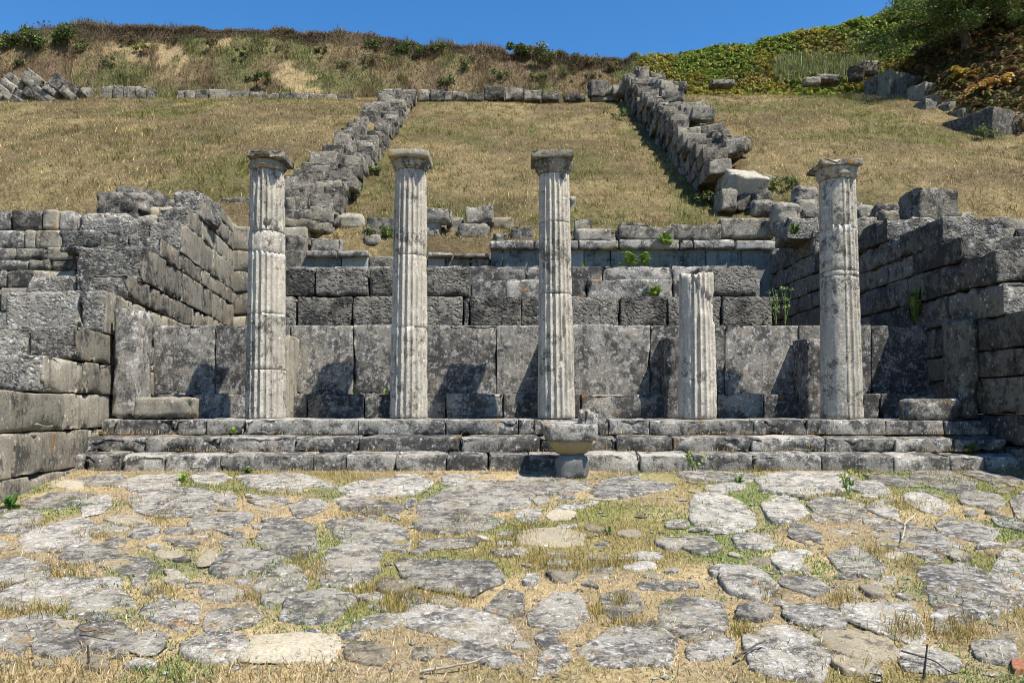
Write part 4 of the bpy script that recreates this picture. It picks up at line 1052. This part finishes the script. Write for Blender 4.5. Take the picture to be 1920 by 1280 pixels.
obj('turf_fringe', V, Fc, M['grass'], kind='stuff', col=cc, label='dark turf fringe hanging over the bank edge', cat='turf', origin=(0, 46, 20))

# ---- pavement: straw litter, tufts
n = 230000
y = 2.6 + 8.1 * rng.uniform(0, 1, n) ** .85; x = rng.uniform(-1, 1, n) * (.75 * y + .6)
edge_n = in_stone(x, y, .96) & ~((rng.uniform(0, 1, n) < .30) & ~in_stone(x, y, .86)) & ~((fbm2(x, y, 2.2, 2, 66.) > .25) & (rng.uniform(0, 1, n) < .25)) & ~(rng.uniform(0, 1, n) < .02)
x, y = x[~edge_n], y[~edge_n]
P = np.stack([x, y, Gz(x, y) + .03 * in_stone(x, y, .96)], 1); P = P[inview(P)]; n = len(P)
g = fbm2(P[:, 0], P[:, 1], .9, 3, 14.); g2 = fbm2(P[:, 0], P[:, 1], 1.1, 3, 24.) + .12 * P[:, 0] / 4
c = pick(STRAW, n); u = rng.uniform(0, 1, n)
ol = u < sm(.1, .5, g) * .7; c[ol] = pick(OLIVE + [(.28, .2, .06), (.34, .25, .09), (.38, .28, .11)], ol.sum())
gr = (u < sm(-.15, .3, g2) * .85) & ~ol; c[gr] = pick(GREEN, gr.sum())
L = rng.uniform(.02, .07, n); L[ol] *= rng.uniform(.8, 1.4, ol.sum()) ; L[gr] *= .75
near = sm(4.75, 4.3, P[:, 1]) * sm(.0, -2.0, P[:, 0]); L *= 1 + .6 * near
lean = rng.uniform(.7, 1.55, n); lean[ol] = rng.uniform(.3, 1.35, ol.sum()); lean[gr] = rng.uniform(.4, 1.3, gr.sum())
wd = rng.uniform(.003, .007, n); wd[gr] *= 1.5
V, Fc, cc = blades(P, L, wd, lean, c)
obj('pavement_grass', V, Fc, M['grass'], kind='stuff', col=cc, label='dry straw and short green grass in the joints of the paving', cat='grass', origin=(0, 6, -1.2))
# upright tufts along stone edges
pts = []
tl = [(980, 1000, 60, 30), (950, 1030, 45, 25), (1010, 1055, 50, 22), (860, 980, 45, 15), (300, 975, 40, 14), (250, 945, 30, 12), (660, 900, 35, 12), (530, 925, 70, 10), (440, 925, 60, 8), (360, 915, 80, 7), (1500, 878, 110, 8), (1590, 884, 40, 14), (1400, 880, 60, 7), (170, 1010, 50, 10), (70, 985, 30, 16), (120, 1075, 60, 22), (60, 1150, 80, 16), (40, 1100, 50, 12), (690, 1110, 50, 28), (850, 1120, 60, 20), (760, 1120, 60, 22), (740, 1140, 40, 22), (560, 1060, 30, 25), (600, 1075, 25, 22), (830, 1000, 60, 10), (1660, 945, 70, 16), (1720, 950, 60, 18), (1560, 930, 50, 12), (1440, 1110, 30, 16), (1580, 1130, 40, 14), (1700, 1180, 60, 28), (1800, 1190, 60, 26), (1120, 1150, 20, 22), (1160, 1130, 24, 14), (1080, 1070, 70, 14), (1150, 1060, 60, 10), (700, 965, 50, 10), (650, 970, 40, 8), (1760, 905, 60, 10), (1640, 1040, 60, 12), (300, 1115, 40, 20), (480, 1120, 60, 10), (1180, 1175, 50, 12), (1390, 1185, 30, 16)]
pts_c = []
for a, b, w, h in tl:
    m = int(14 * w * h / 60) + 40
    q = np.array([on_pave(a + w * rng.normal(0, .45), b + h * rng.normal(0, .45)) for _ in range(m)])
    pts.append(q)
q = np.array([on_pave(-40 + 700 * rng.uniform() ** 1.6, rng.uniform(1235, 1330)) for _ in range(2200)] + [on_pave(rng.uniform(-40, 1960), rng.uniform(1255, 1330)) for _ in range(900)])
ntuft = sum(map(len, pts)); pts.append(q); P = np.concatenate(pts); P[:, 1] = np.minimum(P[:, 1], 10.36); P[:, 2] = Gz(P[:, 0], P[:, 1]); n = len(P)
c = pick(OLIVE + [(.30, .21, .06), (.36, .26, .10), (.26, .21, .06), (.40, .30, .13)], n); c[ntuft:] = pick(STRAW + OLIVE, n - ntuft)
L = rng.uniform(.04, .10, n); L[ntuft:] = rng.uniform(.03, .085, n - ntuft)
V, Fc, cc = blades(P, L, rng.uniform(.003, .007, n), rng.uniform(.1, 1.2, n), c)
obj('grass_tufts', V, Fc, M['grass'], kind='stuff', col=cc, label='olive grass tufts between the paving stones', cat='grass', origin=(0, 6, -1.2))
# dry grass along the steps and the berm above the back wall
Q = []
for (J, py, Y) in ((J1, 815, 11.0), (J2, 847, 10.72), (J3, 884, 10.4)):
    m = 2600 if py < 880 else 4200
    px = rng.uniform(140, 1880, m); w = fbm2(px, px * 0 + py, .02, 3, 1.) ; kk = w + rng.uniform(-.4, .4, m) > .05
    for p in px[kk]:
        b = at(p, py, Y); Q.append((b[0], Y + rng.uniform(-.07, .14) if py < 880 else Y + rng.uniform(-.25, .04), b[2] + (.012 if py < 880 else 0)))
P = np.array(Q); gm = P[:, 1] < 10.45; P[gm, 2] = Gz(P[gm, 0], P[gm, 1]); n = len(P)
V, Fc, cc = blades(P, rng.uniform(.03, .10, n), rng.uniform(.003, .007, n), rng.uniform(.2, 1.4, n), pick(STRAW + [(.30, .17, .06)] + OLIVE[:1], n))
obj('step_grass', V, Fc, M['grass'], kind='stuff', col=cc, label='wisps of dry grass on the stone steps', cat='grass', origin=(0, 10.8, -.6))

# ---- small stones bedded in the joints
n = 1500
y = 3.2 + 7.1 * rng.uniform(0, 1, n); x = rng.uniform(-1, 1, n) * (.7 * y + .4)
k = ~in_stone(x, y, 1.0); x, y = x[k], y[k]; n = len(x)
ico = np.array([[1, 0, 0], [.3, .95, 0], [-.8, .6, 0], [-.8, -.6, 0], [.3, -.95, 0], [.1, .1, 1], [-.05, 0, -1]], float)
fi = np.array([[0, 1, 5], [1, 2, 5], [2, 3, 5], [3, 4, 5], [4, 0, 5], [1, 0, 6], [2, 1, 6], [3, 2, 6], [4, 3, 6], [0, 4, 6]])
s = rng.gamma(2.2, .009, n).clip(.008, .07); V = ico[None] * s[:, None, None] * rng.uniform(.7, 1.3, (n, 7, 1)) * np.array([1.2, 1, .45])
a = rng.uniform(0, 6.28, n); V = np.stack([V[..., 0] * np.cos(a)[:, None] - V[..., 1] * np.sin(a)[:, None], V[..., 0] * np.sin(a)[:, None] + V[..., 1] * np.cos(a)[:, None], V[..., 2]], -1)
V = V + np.stack([x, y, Gz(x, y) + .006], 1)[:, None]
obj('gravel', V.reshape(-1, 3), (np.arange(n)[:, None, None] * 7 + fi[None]).reshape(-1, 3), M['pave'], kind='stuff', label='small stones scattered in the joints of the paving', cat='gravel', smooth=False)

# ---- leafy plants
def leaves(centres, n, spread, size, cols, squash=.8, up=.3):
    """n leaf-sized rhombs scattered through blobs"""
    cs = np.array(centres); idx = rng.integers(0, len(cs), n)
    d = rng.standard_normal((n, 3)); d /= np.linalg.norm(d, axis=1, keepdims=True)
    r = rng.uniform(0, 1, (n, 1)) ** .45
    sc = np.array(spread)[idx] if np.ndim(spread) else np.full(n, spread)
    P = cs[idx] + d * r * sc[:, None] * np.array([1, 1, squash])
    nrm = rng.standard_normal((n, 3)) + np.array([0, -.2, up]) + d * .6; nrm /= np.linalg.norm(nrm, axis=1, keepdims=True)
    t = np.cross(nrm, rng.standard_normal((n, 3))); t /= np.linalg.norm(t, axis=1, keepdims=True)
    b = np.cross(nrm, t)
    s = (size * rng.uniform(.6, 1.4, n))[:, None]
    V = np.stack([P - t * s, P - b * s * .5 + nrm * s * .1, P + t * s, P + b * s * .5 + nrm * s * .1], 1).reshape(-1, 3)
    q = np.arange(n)[:, None] * 4 + np.arange(4)[None]
    return V, q, np.repeat(pick(cols, n, var=.22), 4, 0)
def tubes(paths, n=6):
    Vs, Fs, off = [], [], 0
    for pts, rad in paths:
        pts = np.array(pts, float); m = len(pts)
        tg = np.gradient(pts, axis=0); tg /= np.linalg.norm(tg, axis=1, keepdims=True) + 1e-9
        ref = np.array([.3, .95, .1])
        a = np.cross(tg, ref); a /= np.linalg.norm(a, axis=1, keepdims=True) + 1e-9; b = np.cross(tg, a)
        th = np.arange(n) / n * 2 * pi
        V = pts[:, None] + (a[:, None] * np.cos(th)[None, :, None] + b[:, None] * np.sin(th)[None, :, None]) * np.array(rad)[:, None, None]
        i = np.arange(m * n).reshape(m, n) + off; j = np.roll(i, -1, 1)
        Vs.append(V.reshape(-1, 3)); Fs.append(np.stack([i[:-1], j[:-1], j[1:], i[1:]], -1).reshape(-1, 4)); off += m * n
    return np.concatenate(Vs), np.concatenate(Fs)
def shrub(base, w, h, label, cols, size=.07, n=500, name='shrub', cat='shrub', blobs=7, stems=True):
    base = np.array(base, float)
    o = thing(name, base, label, cat)
    cs, sp_ = [], []
    for k in range(blobs):
        a = rng.uniform(0, 2 * pi); r = rng.uniform(0, .5) * w
        cs.append(base + np.array([cos(a) * r, sin(a) * r * .8, h * rng.uniform(.35, .85)])); sp_.append(rng.uniform(.2, .38) * min(w, h * 1.3))
    V, q, c = leaves(cs, n, sp_, size, cols)
    obj('foliage', V, q, M['leaf'], o, col=c)
    paths = []
    for cc_ in cs:
        paths.append(([base + (0, 0, -.05), base * .5 + cc_ * .5 + rng.normal(0, .05, 3) * h, cc_], [.02 * h, .014 * h, .006 * h]))
    V, q = tubes(paths, 5)
    obj('stem', V, q, M['bark'], o, col=np.tile((.12, .085, .055), (len(V), 1)))
    return o
SG = [(.07, .10, .028), (.10, .135, .035), (.14, .165, .05), (.055, .075, .025)]
DG = [(.075, .12, .03), (.10, .15, .038), (.13, .185, .045), (.17, .21, .055)]
BR = [(.17, .13, .07), (.22, .17, .09), (.11, .10, .05), (.14, .15, .06)]
def hp(px, py, dy=0.):
    g = on_hill(px, py); return np.array([g[0], g[1] + dy, float(Hh(np.array([g[0]]), np.array([g[1] + dy]))[0])])
for a, p, w, h, cols, lab, nn in (
    (115, 92, 2.6, 1.3, SG, 'broad green shrub at the left end of the ridge', 1500),
    (60, 100, 1.6, 1.5, SG, 'shrub under the thistle stems at the upper left', 900),
    (10, 98, 2.2, 1.0, SG, 'leafy shrub cut by the left edge of the picture', 900),
    (700, 96, 1.0, .7, SG, 'small green shrub on the ridge above the left hill wall', 400),
    (765, 108, 1.8, .9, SG, 'low green shrub on the ridge right of the left hill wall', 700),
    (815, 104, 1.3, .6, SG, 'flat green shrub on the ridge near the middle', 450),
    (975, 118, 2.0, 1.0, SG, 'tallest green shrub on the middle of the ridge', 1300),
    (1030, 125, 2.4, 1.1, SG + BR[:2], 'mixed green and brown shrub on the ridge right of the middle', 1200),
    (1095, 133, 1.8, .9, BR, 'brown dry shrub on the ridge before the dip', 700),
    (1145, 138, 1.4, .7, BR, 'last dry brown shrub before the dip in the ridge', 500),
    (480, 160, 2.4, .6, SG, 'low green shrub above the pale block course', 500),
    (840, 160, 1.2, .5, SG, 'small green shrub above the terrace edging', 300),
    (1010, 155, 1.1, .5, SG, 'little green shrub on the bank above the long blocks', 250),
    (270, 100, 1.4, .45, [(.14, .16, .04), (.2, .2, .05)], 'yellow green clump on the bare clay bank', 260)):
    b = on_hill(a, p); shrub(b, w, h, lab, cols, size=.075, n=nn)
BANK = [(35, 125, 'low scrub bush above the leaning left wall'), (150, 100, 'green bush left of the bare clay'), (190, 128, 'olive bush below the turf edge at the left'), (245, 84, 'dark bush hanging under the turf edge at the left'), (330, 82, 'brown bush hanging under the turf edge'), (395, 90, 'dark bush under the turf edge right of the clay'), (455, 108, 'olive bush in the middle of the left bank'), (520, 98, 'brown bush high on the left bank'), (600, 102, 'olive bush high on the bank left of the left hill wall'), (640, 130, 'green bush low on the bank left of the left hill wall'), (690, 122, 'brown bush on the bank above the left hill wall'), (870, 135, 'green bush in the middle bank'), (905, 120, 'dark bush high on the middle bank'), (940, 150, 'small olive bush low on the middle bank'), (1060, 148, 'olive bush low on the right part of the bank'), (1115, 150, 'brown bush above the dark squared block')]
for k, (a, p, lab) in enumerate(BANK):
    b = on_hill(a, p); shrub(b, rng.uniform(.9, 1.7), rng.uniform(.35, .6), lab, BR if 'brown' in lab or 'dark' in lab else SG + BR[:1], size=.06, n=int(rng.integers(240, 420)))
# thistle with tall stems on the skyline
b = on_hill(62, 92)
o = thing('thistle', b, 'tall thistle with purple heads against the sky at upper left', 'plant')
paths, heads = [], []
for k in range(16):
    a = rng.uniform(-.5, .5); tip = b + np.array([a * 1.6 + .1, rng.uniform(-.3, .3), rng.uniform(1.1, 1.75)])
    paths.append(([b, (b + tip) / 2 + (a * .1, 0, .05), tip], [.02, .014, .008])); heads.append(tip)
V, q = tubes(paths, 4); obj('stem', V, q, M['bark'], o, col=np.tile((.14, .13, .07), (len(V), 1)))
V, q, c = leaves(heads, 220, .06, .035, [(.16, .07, .16), (.12, .06, .10), (.2, .1, .2)]); obj('flower_heads', V, q, M['leaf'], o, col=c, kind='stuff')
V, q, c = leaves([b + (0, 0, .3), b + (.2, 0, .5)], 300, .45, .06, SG); obj('foliage', V, q, M['leaf'], o, col=c)

# ---- bracken on the right ridge and bank
def fronds(P, L, cols, droop=.9, az=None):
    n = len(P); K = 7
    az = rng.uniform(0, 2 * pi, n) if az is None else az
    d = np.stack([np.cos(az), np.sin(az), 0 * az], 1); s = np.stack([-np.sin(az), np.cos(az), 0 * az], 1)
    e0 = rng.uniform(.7, 1.4, n)
    Vs = []
    ts = np.linspace(.12, 1, K + 1)
    def pt(t):
        ang = e0 - droop * 1.5 * t
        return P + d * (np.cos(ang) * t * L)[:, None] + np.array([0, 0, 1.]) * (np.sin(np.maximum(ang, -.4)) * t * L + .15 * L * t)[:, None]
    for k in range(K):
        a, b = pt(ts[k]), pt(ts[k + 1]); w = (L * .26 * (1 - ts[k]) ** .8 + .01 * L)[:, None]
        dn = np.array([0, 0, -.25]) * w
        for sg in (1, -1):
            Vs.append(np.stack([a, b, a + sg * s * w + dn + (b - a) * .5], 1))
    V = np.concatenate([v.reshape(-1, 3) for v in Vs])
    q = np.arange(len(V)).reshape(-1, 3)
    c = pick(cols, n, var=.2)
    return V, q, np.concatenate([np.repeat(c, 3, 0)] * (2 * K))
n = 25000
x = rng.uniform(7.0, 27, n); y = rng.uniform(40.7, 47.5, n)
keep = x > 7.2 + (y - 40.7) * .02
x, y = x[keep], y[keep]
P = np.stack([x, y, Hh(x, y)], 1); P = P[inview(P)]
g = fbm2(P[:, 0], P[:, 1], .7, 3, 80.)
hi = g > .12
for nm, sel, cols, lab in (('green_bracken', ~hi, [(.13, .19, .032), (.18, .235, .04), (.23, .26, .048), (.10, .15, .028)], 'green bracken covering the right end of the ridge'), ('yellowing_bracken', hi, [(.25, .24, .045), (.21, .22, .045), (.30, .21, .045), (.17, .20, .04)], 'yellowing bracken mixed into the right end of the ridge')):
    m = sel.sum()
    V, q, c = fronds(P[sel], rng.uniform(.25, .58, m), cols)
    obj(nm, V, q, M['leaf'], kind='stuff', col=c, label=lab, cat='bracken', smooth=False)
n = 9000
x = rng.uniform(18.6, 28, n); y = rng.uniform(27, 41.5, n)
P = np.stack([x, y, Hh(x, y)], 1); P = P[inview(P)]; m = len(P)
V, q, c = fronds(P, rng.uniform(.35, .8, m), [(.20, .11, .05), (.16, .09, .045), (.24, .15, .06), (.12, .12, .04), (.11, .075, .04), (.08, .10, .03), (.07, .06, .035), (.10, .12, .03)])  # dark tones among the rust stand for the shade under the tree
obj('rusty_bracken', V, q, M['leaf'], kind='stuff', col=c, label='rust coloured dead bracken on the right bank', cat='bracken', smooth=False)
for a, p, lab in ((1705, 130, 'bright yellow green fern at the edge of the tree shade'), (1812, 150, 'yellow fern clump below the tree on the right bank'), (1858, 170, 'orange fern clump near the right edge')):
    b = on_hill(a, p); m = 40
    Q = b + np.column_stack([rng.normal(0, .2, m), rng.normal(0, .18, m), np.zeros(m)])
    V, q, c = fronds(Q, rng.uniform(.6, 1.2, m), [(.30, .24, .04), (.36, .25, .05), (.2, .22, .04)] if 'orange' not in lab else [(.34, .17, .05), (.4, .24, .06)])
    obj('fern', V, q, M['leaf'], None, lab, 'fern', col=c, smooth=False)
n = 5000
a_ = np.array([on_hill(rng.uniform(1450, 1650), rng.uniform(120, 156)) for _ in range(900)])
P = np.repeat(a_, 5, 0) + rng.normal(0, .12, (4500, 3)) * (1, 1, 0); n = len(P)
V, Fc, cc = blades(P, rng.uniform(.4, .95, n), rng.uniform(.015, .03, n), rng.uniform(.05, .6, n), pick([(.26, .27, .12), (.18, .22, .07), (.34, .33, .18)], n))
obj('tall_grass', V, Fc, M['grass'], kind='stuff', col=cc, label='tall pale grass at the foot of the bracken', cat='grass')

# ---- tree
tb = np.array([21.0, 36.4, float(Hh(np.array([21.0]), np.array([36.4]))[0]) - .2])
tree = thing('tree', tb, 'dark green leafy tree overhanging the upper right corner', 'tree')
paths, ends = [([tb, tb + (.1, 0, .8), tb + (-.2, .1, 2.0), tb + (-.1, 0, 4.2)], [.26, .22, .17, .08])], []
for k in range(46):
    a = k * 2.4 + rng.uniform(-.3, .3); el = rng.uniform(-.12, .8); ln = rng.uniform(2.4, 4.9) * (1 - .25 * el)
    s0 = tb + (-.1, 0, rng.uniform(1.2, 3.8))
    e = s0 + np.array([cos(a) * cos(el), sin(a) * cos(el), sin(el)]) * ln
    e[2] = max(e[2], float(Hh(np.array([e[0]]), np.array([e[1]]))[0]) + 1.3)
    mdp = (s0 + e) / 2 + (0, 0, .25)
    paths.append(([s0, mdp, e], [.07, .045, .016])); ends += [e, mdp * .35 + e * .65, mdp]
    for j in range(2):
        e2 = e + rng.normal(0, .6, 3); paths.append(([e, (e + e2) / 2, e2], [.016, .012, .006])); ends.append(e2)
for k in range(30): ends.append(tb + np.array([rng.uniform(-2.0, 3.2), rng.uniform(-2.4, -.5), rng.uniform(.7, 2.4)]))
V, q = tubes(paths, 7); obj('trunk', V, q, M['bark'], tree, col=np.tile((.10, .08, .06), (len(V), 1)))
V, q, c = leaves(ends, 62000, list(rng.uniform(.3, .8, len(ends))), .055, DG, .75)
obj('crown', V, q, M['leaf'], tree, col=c)

# ---- small plants growing on the stonework and paving
def weed(b, r, label, cols=GREEN, n=26, name='weed', h=1.0):
    b = np.array(b, float)
    az = rng.uniform(0, 2 * pi, n); L = r * rng.uniform(.5, 1.05, n) * (.75 if b[1] < 12 else 1.)
    d = np.stack([np.cos(az), np.sin(az), 0 * az], 1); s = np.stack([-np.sin(az), np.cos(az), 0 * az], 1)
    up = rng.uniform(.3, 1.9, n) * h
    m = b + d * (L * .55)[:, None] + np.array([0, 0, 1]) * (L * up * .7)[:, None]
    t = b + d * L[:, None] + np.array([0, 0, 1]) * (L * up * .6)[:, None]
    w = (L * .22)[:, None]
    V = np.stack([b + 0 * d, m - s * w, t, m + s * w], 1).reshape(-1, 3)
    q = np.arange(n)[:, None] * 4 + np.arange(4)[None]
    return obj(name, V, q, M['leaf'], None, label, 'plant', col=np.repeat(pick(cols, n, var=.2), 4, 0), smooth=False)
LG = [(.22, .32, .05), (.17, .27, .045), (.28, .36, .07)]
weed(at(1247, 458, 19.75), .28, 'bright green star shaped weed on the cornice', LG, 34)
weed(at(1180, 497, 19.7), .26, 'bright green weed left of its twin under the cornice', LG, 44)
weed(at(1208, 495, 19.7), .22, 'bright green weed right of its twin under the cornice', LG, 44)
weed(at(1229, 553, 15.8), .2, 'round yellow green weed on the lower grey course', LG, 44)
weed(at(1094, 500, 19.7), .1, 'tiny green weed right of the third column', LG, 20)
weed(at(438, 812, 10.98), .1, 'small green weed on the steps below the leftmost column', LG, 26)
weed(on_pave(342, 905), .12, 'green weed on the paving left of the leftmost column', LG, 30)
weed(on_pave(466, 890), .14, 'leafy weed at the foot of the lowest step', GREEN, 36)
weed(on_pave(18, 955), .17, 'dark green broad leaved weed by the left wall', [(.05, .12, .03), (.08, .17, .04)], 40)
weed(on_pave(1140, 1003), .10, 'green rosette in the grassy paving right of the middle', GREEN, 26)
weed(at(1819, 850, 10.75), .16, 'green bramble on the steps near the right wall', DG + GREEN, 60)
weed(at(1518, 843, 10.75), .09, 'small olive weed on the middle step at right', OLIVE, 30)
weed(on_pave(1385, 905), .12, 'small grey green weed before the steps at right', GREEN, 24)
weed(at(664, 737, 12.5), .08, 'tiny weed on the ledge between the first two columns', LG, 18)
weed(at(723, 737, 12.5), .07, 'tiny weed on the ledge beside the second column', LG, 18)
weed(at(1490, 440, 17.0), .2, 'dark weed hanging on the right inner corner', DG, 30)
weed(at(1716, 606, 13.0), .2, 'dark tall weed against the shaded right wall', DG, 50, h=3.)
for a, p, lab, ht in ((1455, 608, 'left one of two tall flowering weeds behind the slab wall', .55), (1472, 608, 'right one of two tall flowering weeds behind the slab wall', .62), (1302, 886, 'thin yellow flowered weed before the lowest step', .26), (1592, 930, 'yellow flowered weed on the paving at right', .26)):
    b = at(a, p, 13.1) if p < 700 else on_pave(a, p)
    o = thing('tall_weed', b, lab, 'plant')
    paths, hd = [], []
    for k in range(4):
        tip = b + np.array([rng.uniform(-.12, .14), rng.uniform(-.05, .05), ht * rng.uniform(.75, 1.05)])
        paths.append(([b, (b + tip) / 2 + rng.normal(0, .01, 3), tip], [.006, .005, .003])); hd += [tip, b * .3 + tip * .7, (b + tip) / 2]
    V, q = tubes(paths, 4); obj('stem', V, q, M['bark'], o, col=np.tile((.16, .22, .07), (len(V), 1)))
    V, q, c = leaves(hd, 110, .045, .022, [(.2, .28, .1), (.28, .34, .16), (.15, .24, .06)]); obj('foliage', V, q, M['leaf'], o, col=c)
    if p > 700:
        V, q, c = leaves(hd[::3], 40, .02, .012, [(.7, .5, .03), (.6, .42, .03)]); obj('flowers', V, q, M['leaf'], o, col=c, kind='stuff')
for a, p, w, h, lab in ((705, 448, .9, .35, 'low green plant beside the dark long block'), (668, 372, .8, .5, 'green growth along the foot of the left hill wall'), (700, 330, .7, .4, 'green tuft right of the left hill wall'), (1215, 215, .9, .6, 'green bush in the shade of the upper right hill wall'), (1240, 245, .8, .5, 'leafy bush halfway along the right hill wall'), (1310, 330, .8, .5, 'green growth low along the right hill wall'), (1325, 385, .8, .4, 'light green clump at the foot of the right hill wall'), (1155, 225, 1.2, .5, 'pale green clump in the upper middle slope'), (1470, 360, .9, .4, 'leafy plant left of the rightmost column'), (1845, 262, 1.2, .6, 'dark fern tuft below the large sloping block')):
    b = on_hill(a, p, 20.2); shrub(b, w, h, lab, SG + [(.16, .2, .05)], size=.05, n=260, name='green_plant', cat='plant', blobs=6)

# ---- twigs and stems lying on the paving
def twig(pts, r, label, col=(.10, .08, .06)):
    P = []
    for a, p, dz in pts:
        g = on_pave(a, p); g[2] += .03 + dz; P.append(g)
    P = np.array(P); t = np.linspace(0, 1, len(P)); tt = np.linspace(0, 1, 9)
    Q = np.stack([np.interp(tt, t, P[:, i]) for i in range(3)], 1) + rng.normal(0, .004, (9, 3))
    V, q = tubes([(Q, np.linspace(r, r * .55, 9))], 6)
    return obj('twig', V, q, M['bark'], None, label, 'twig', col=np.tile(col, (len(V), 1)))
twig([(790, 1268, 0), (860, 1264, .02), (922, 1250, .03)], .009, 'long grey stick lying in the foreground grass', (.24, .21, .17))
twig([(1381, 1248, .02), (1408, 1236, .03), (1437, 1223, .04)], .008, 'dark stick lying across a foreground paving stone')
b = on_pave(1735, 1276); V, q = tubes([([b + (-.02, 0, -.05), b + (.0, 0, .08), b + (.015, 0, .19)], [.007, .006, .004])], 6)
obj('twig', V, q, M['bark'], None, 'dark twig standing upright in the right foreground', 'twig', col=np.tile((.05, .04, .035), (len(V), 1)))
b = on_pave(167, 1250); V, q = tubes([([b + (0, 0, -.05), b + (-.004, 0, .05), b + (-.01, 0, .12)], [.006, .006, .005])], 6)
obj('twig', V, q, M['bark'], None, 'short dark stub standing in the left foreground grass', 'twig', col=np.tile((.06, .05, .045), (len(V), 1)))
twig([(150, 1201, .03), (180, 1204, .04), (214, 1207, .03)], .007, 'brown twig on a paving stone at lower left', (.20, .11, .05))
twig([(1692, 1022, .03), (1697, 1000, .06), (1718, 973, .03)], .006, 'pale bent twig on a paving stone at right', (.45, .38, .28))
twig([(1690, 1238, .02), (1745, 1255, .03), (1790, 1280, .02)], .006, 'thin dark runner crossing the right foreground')
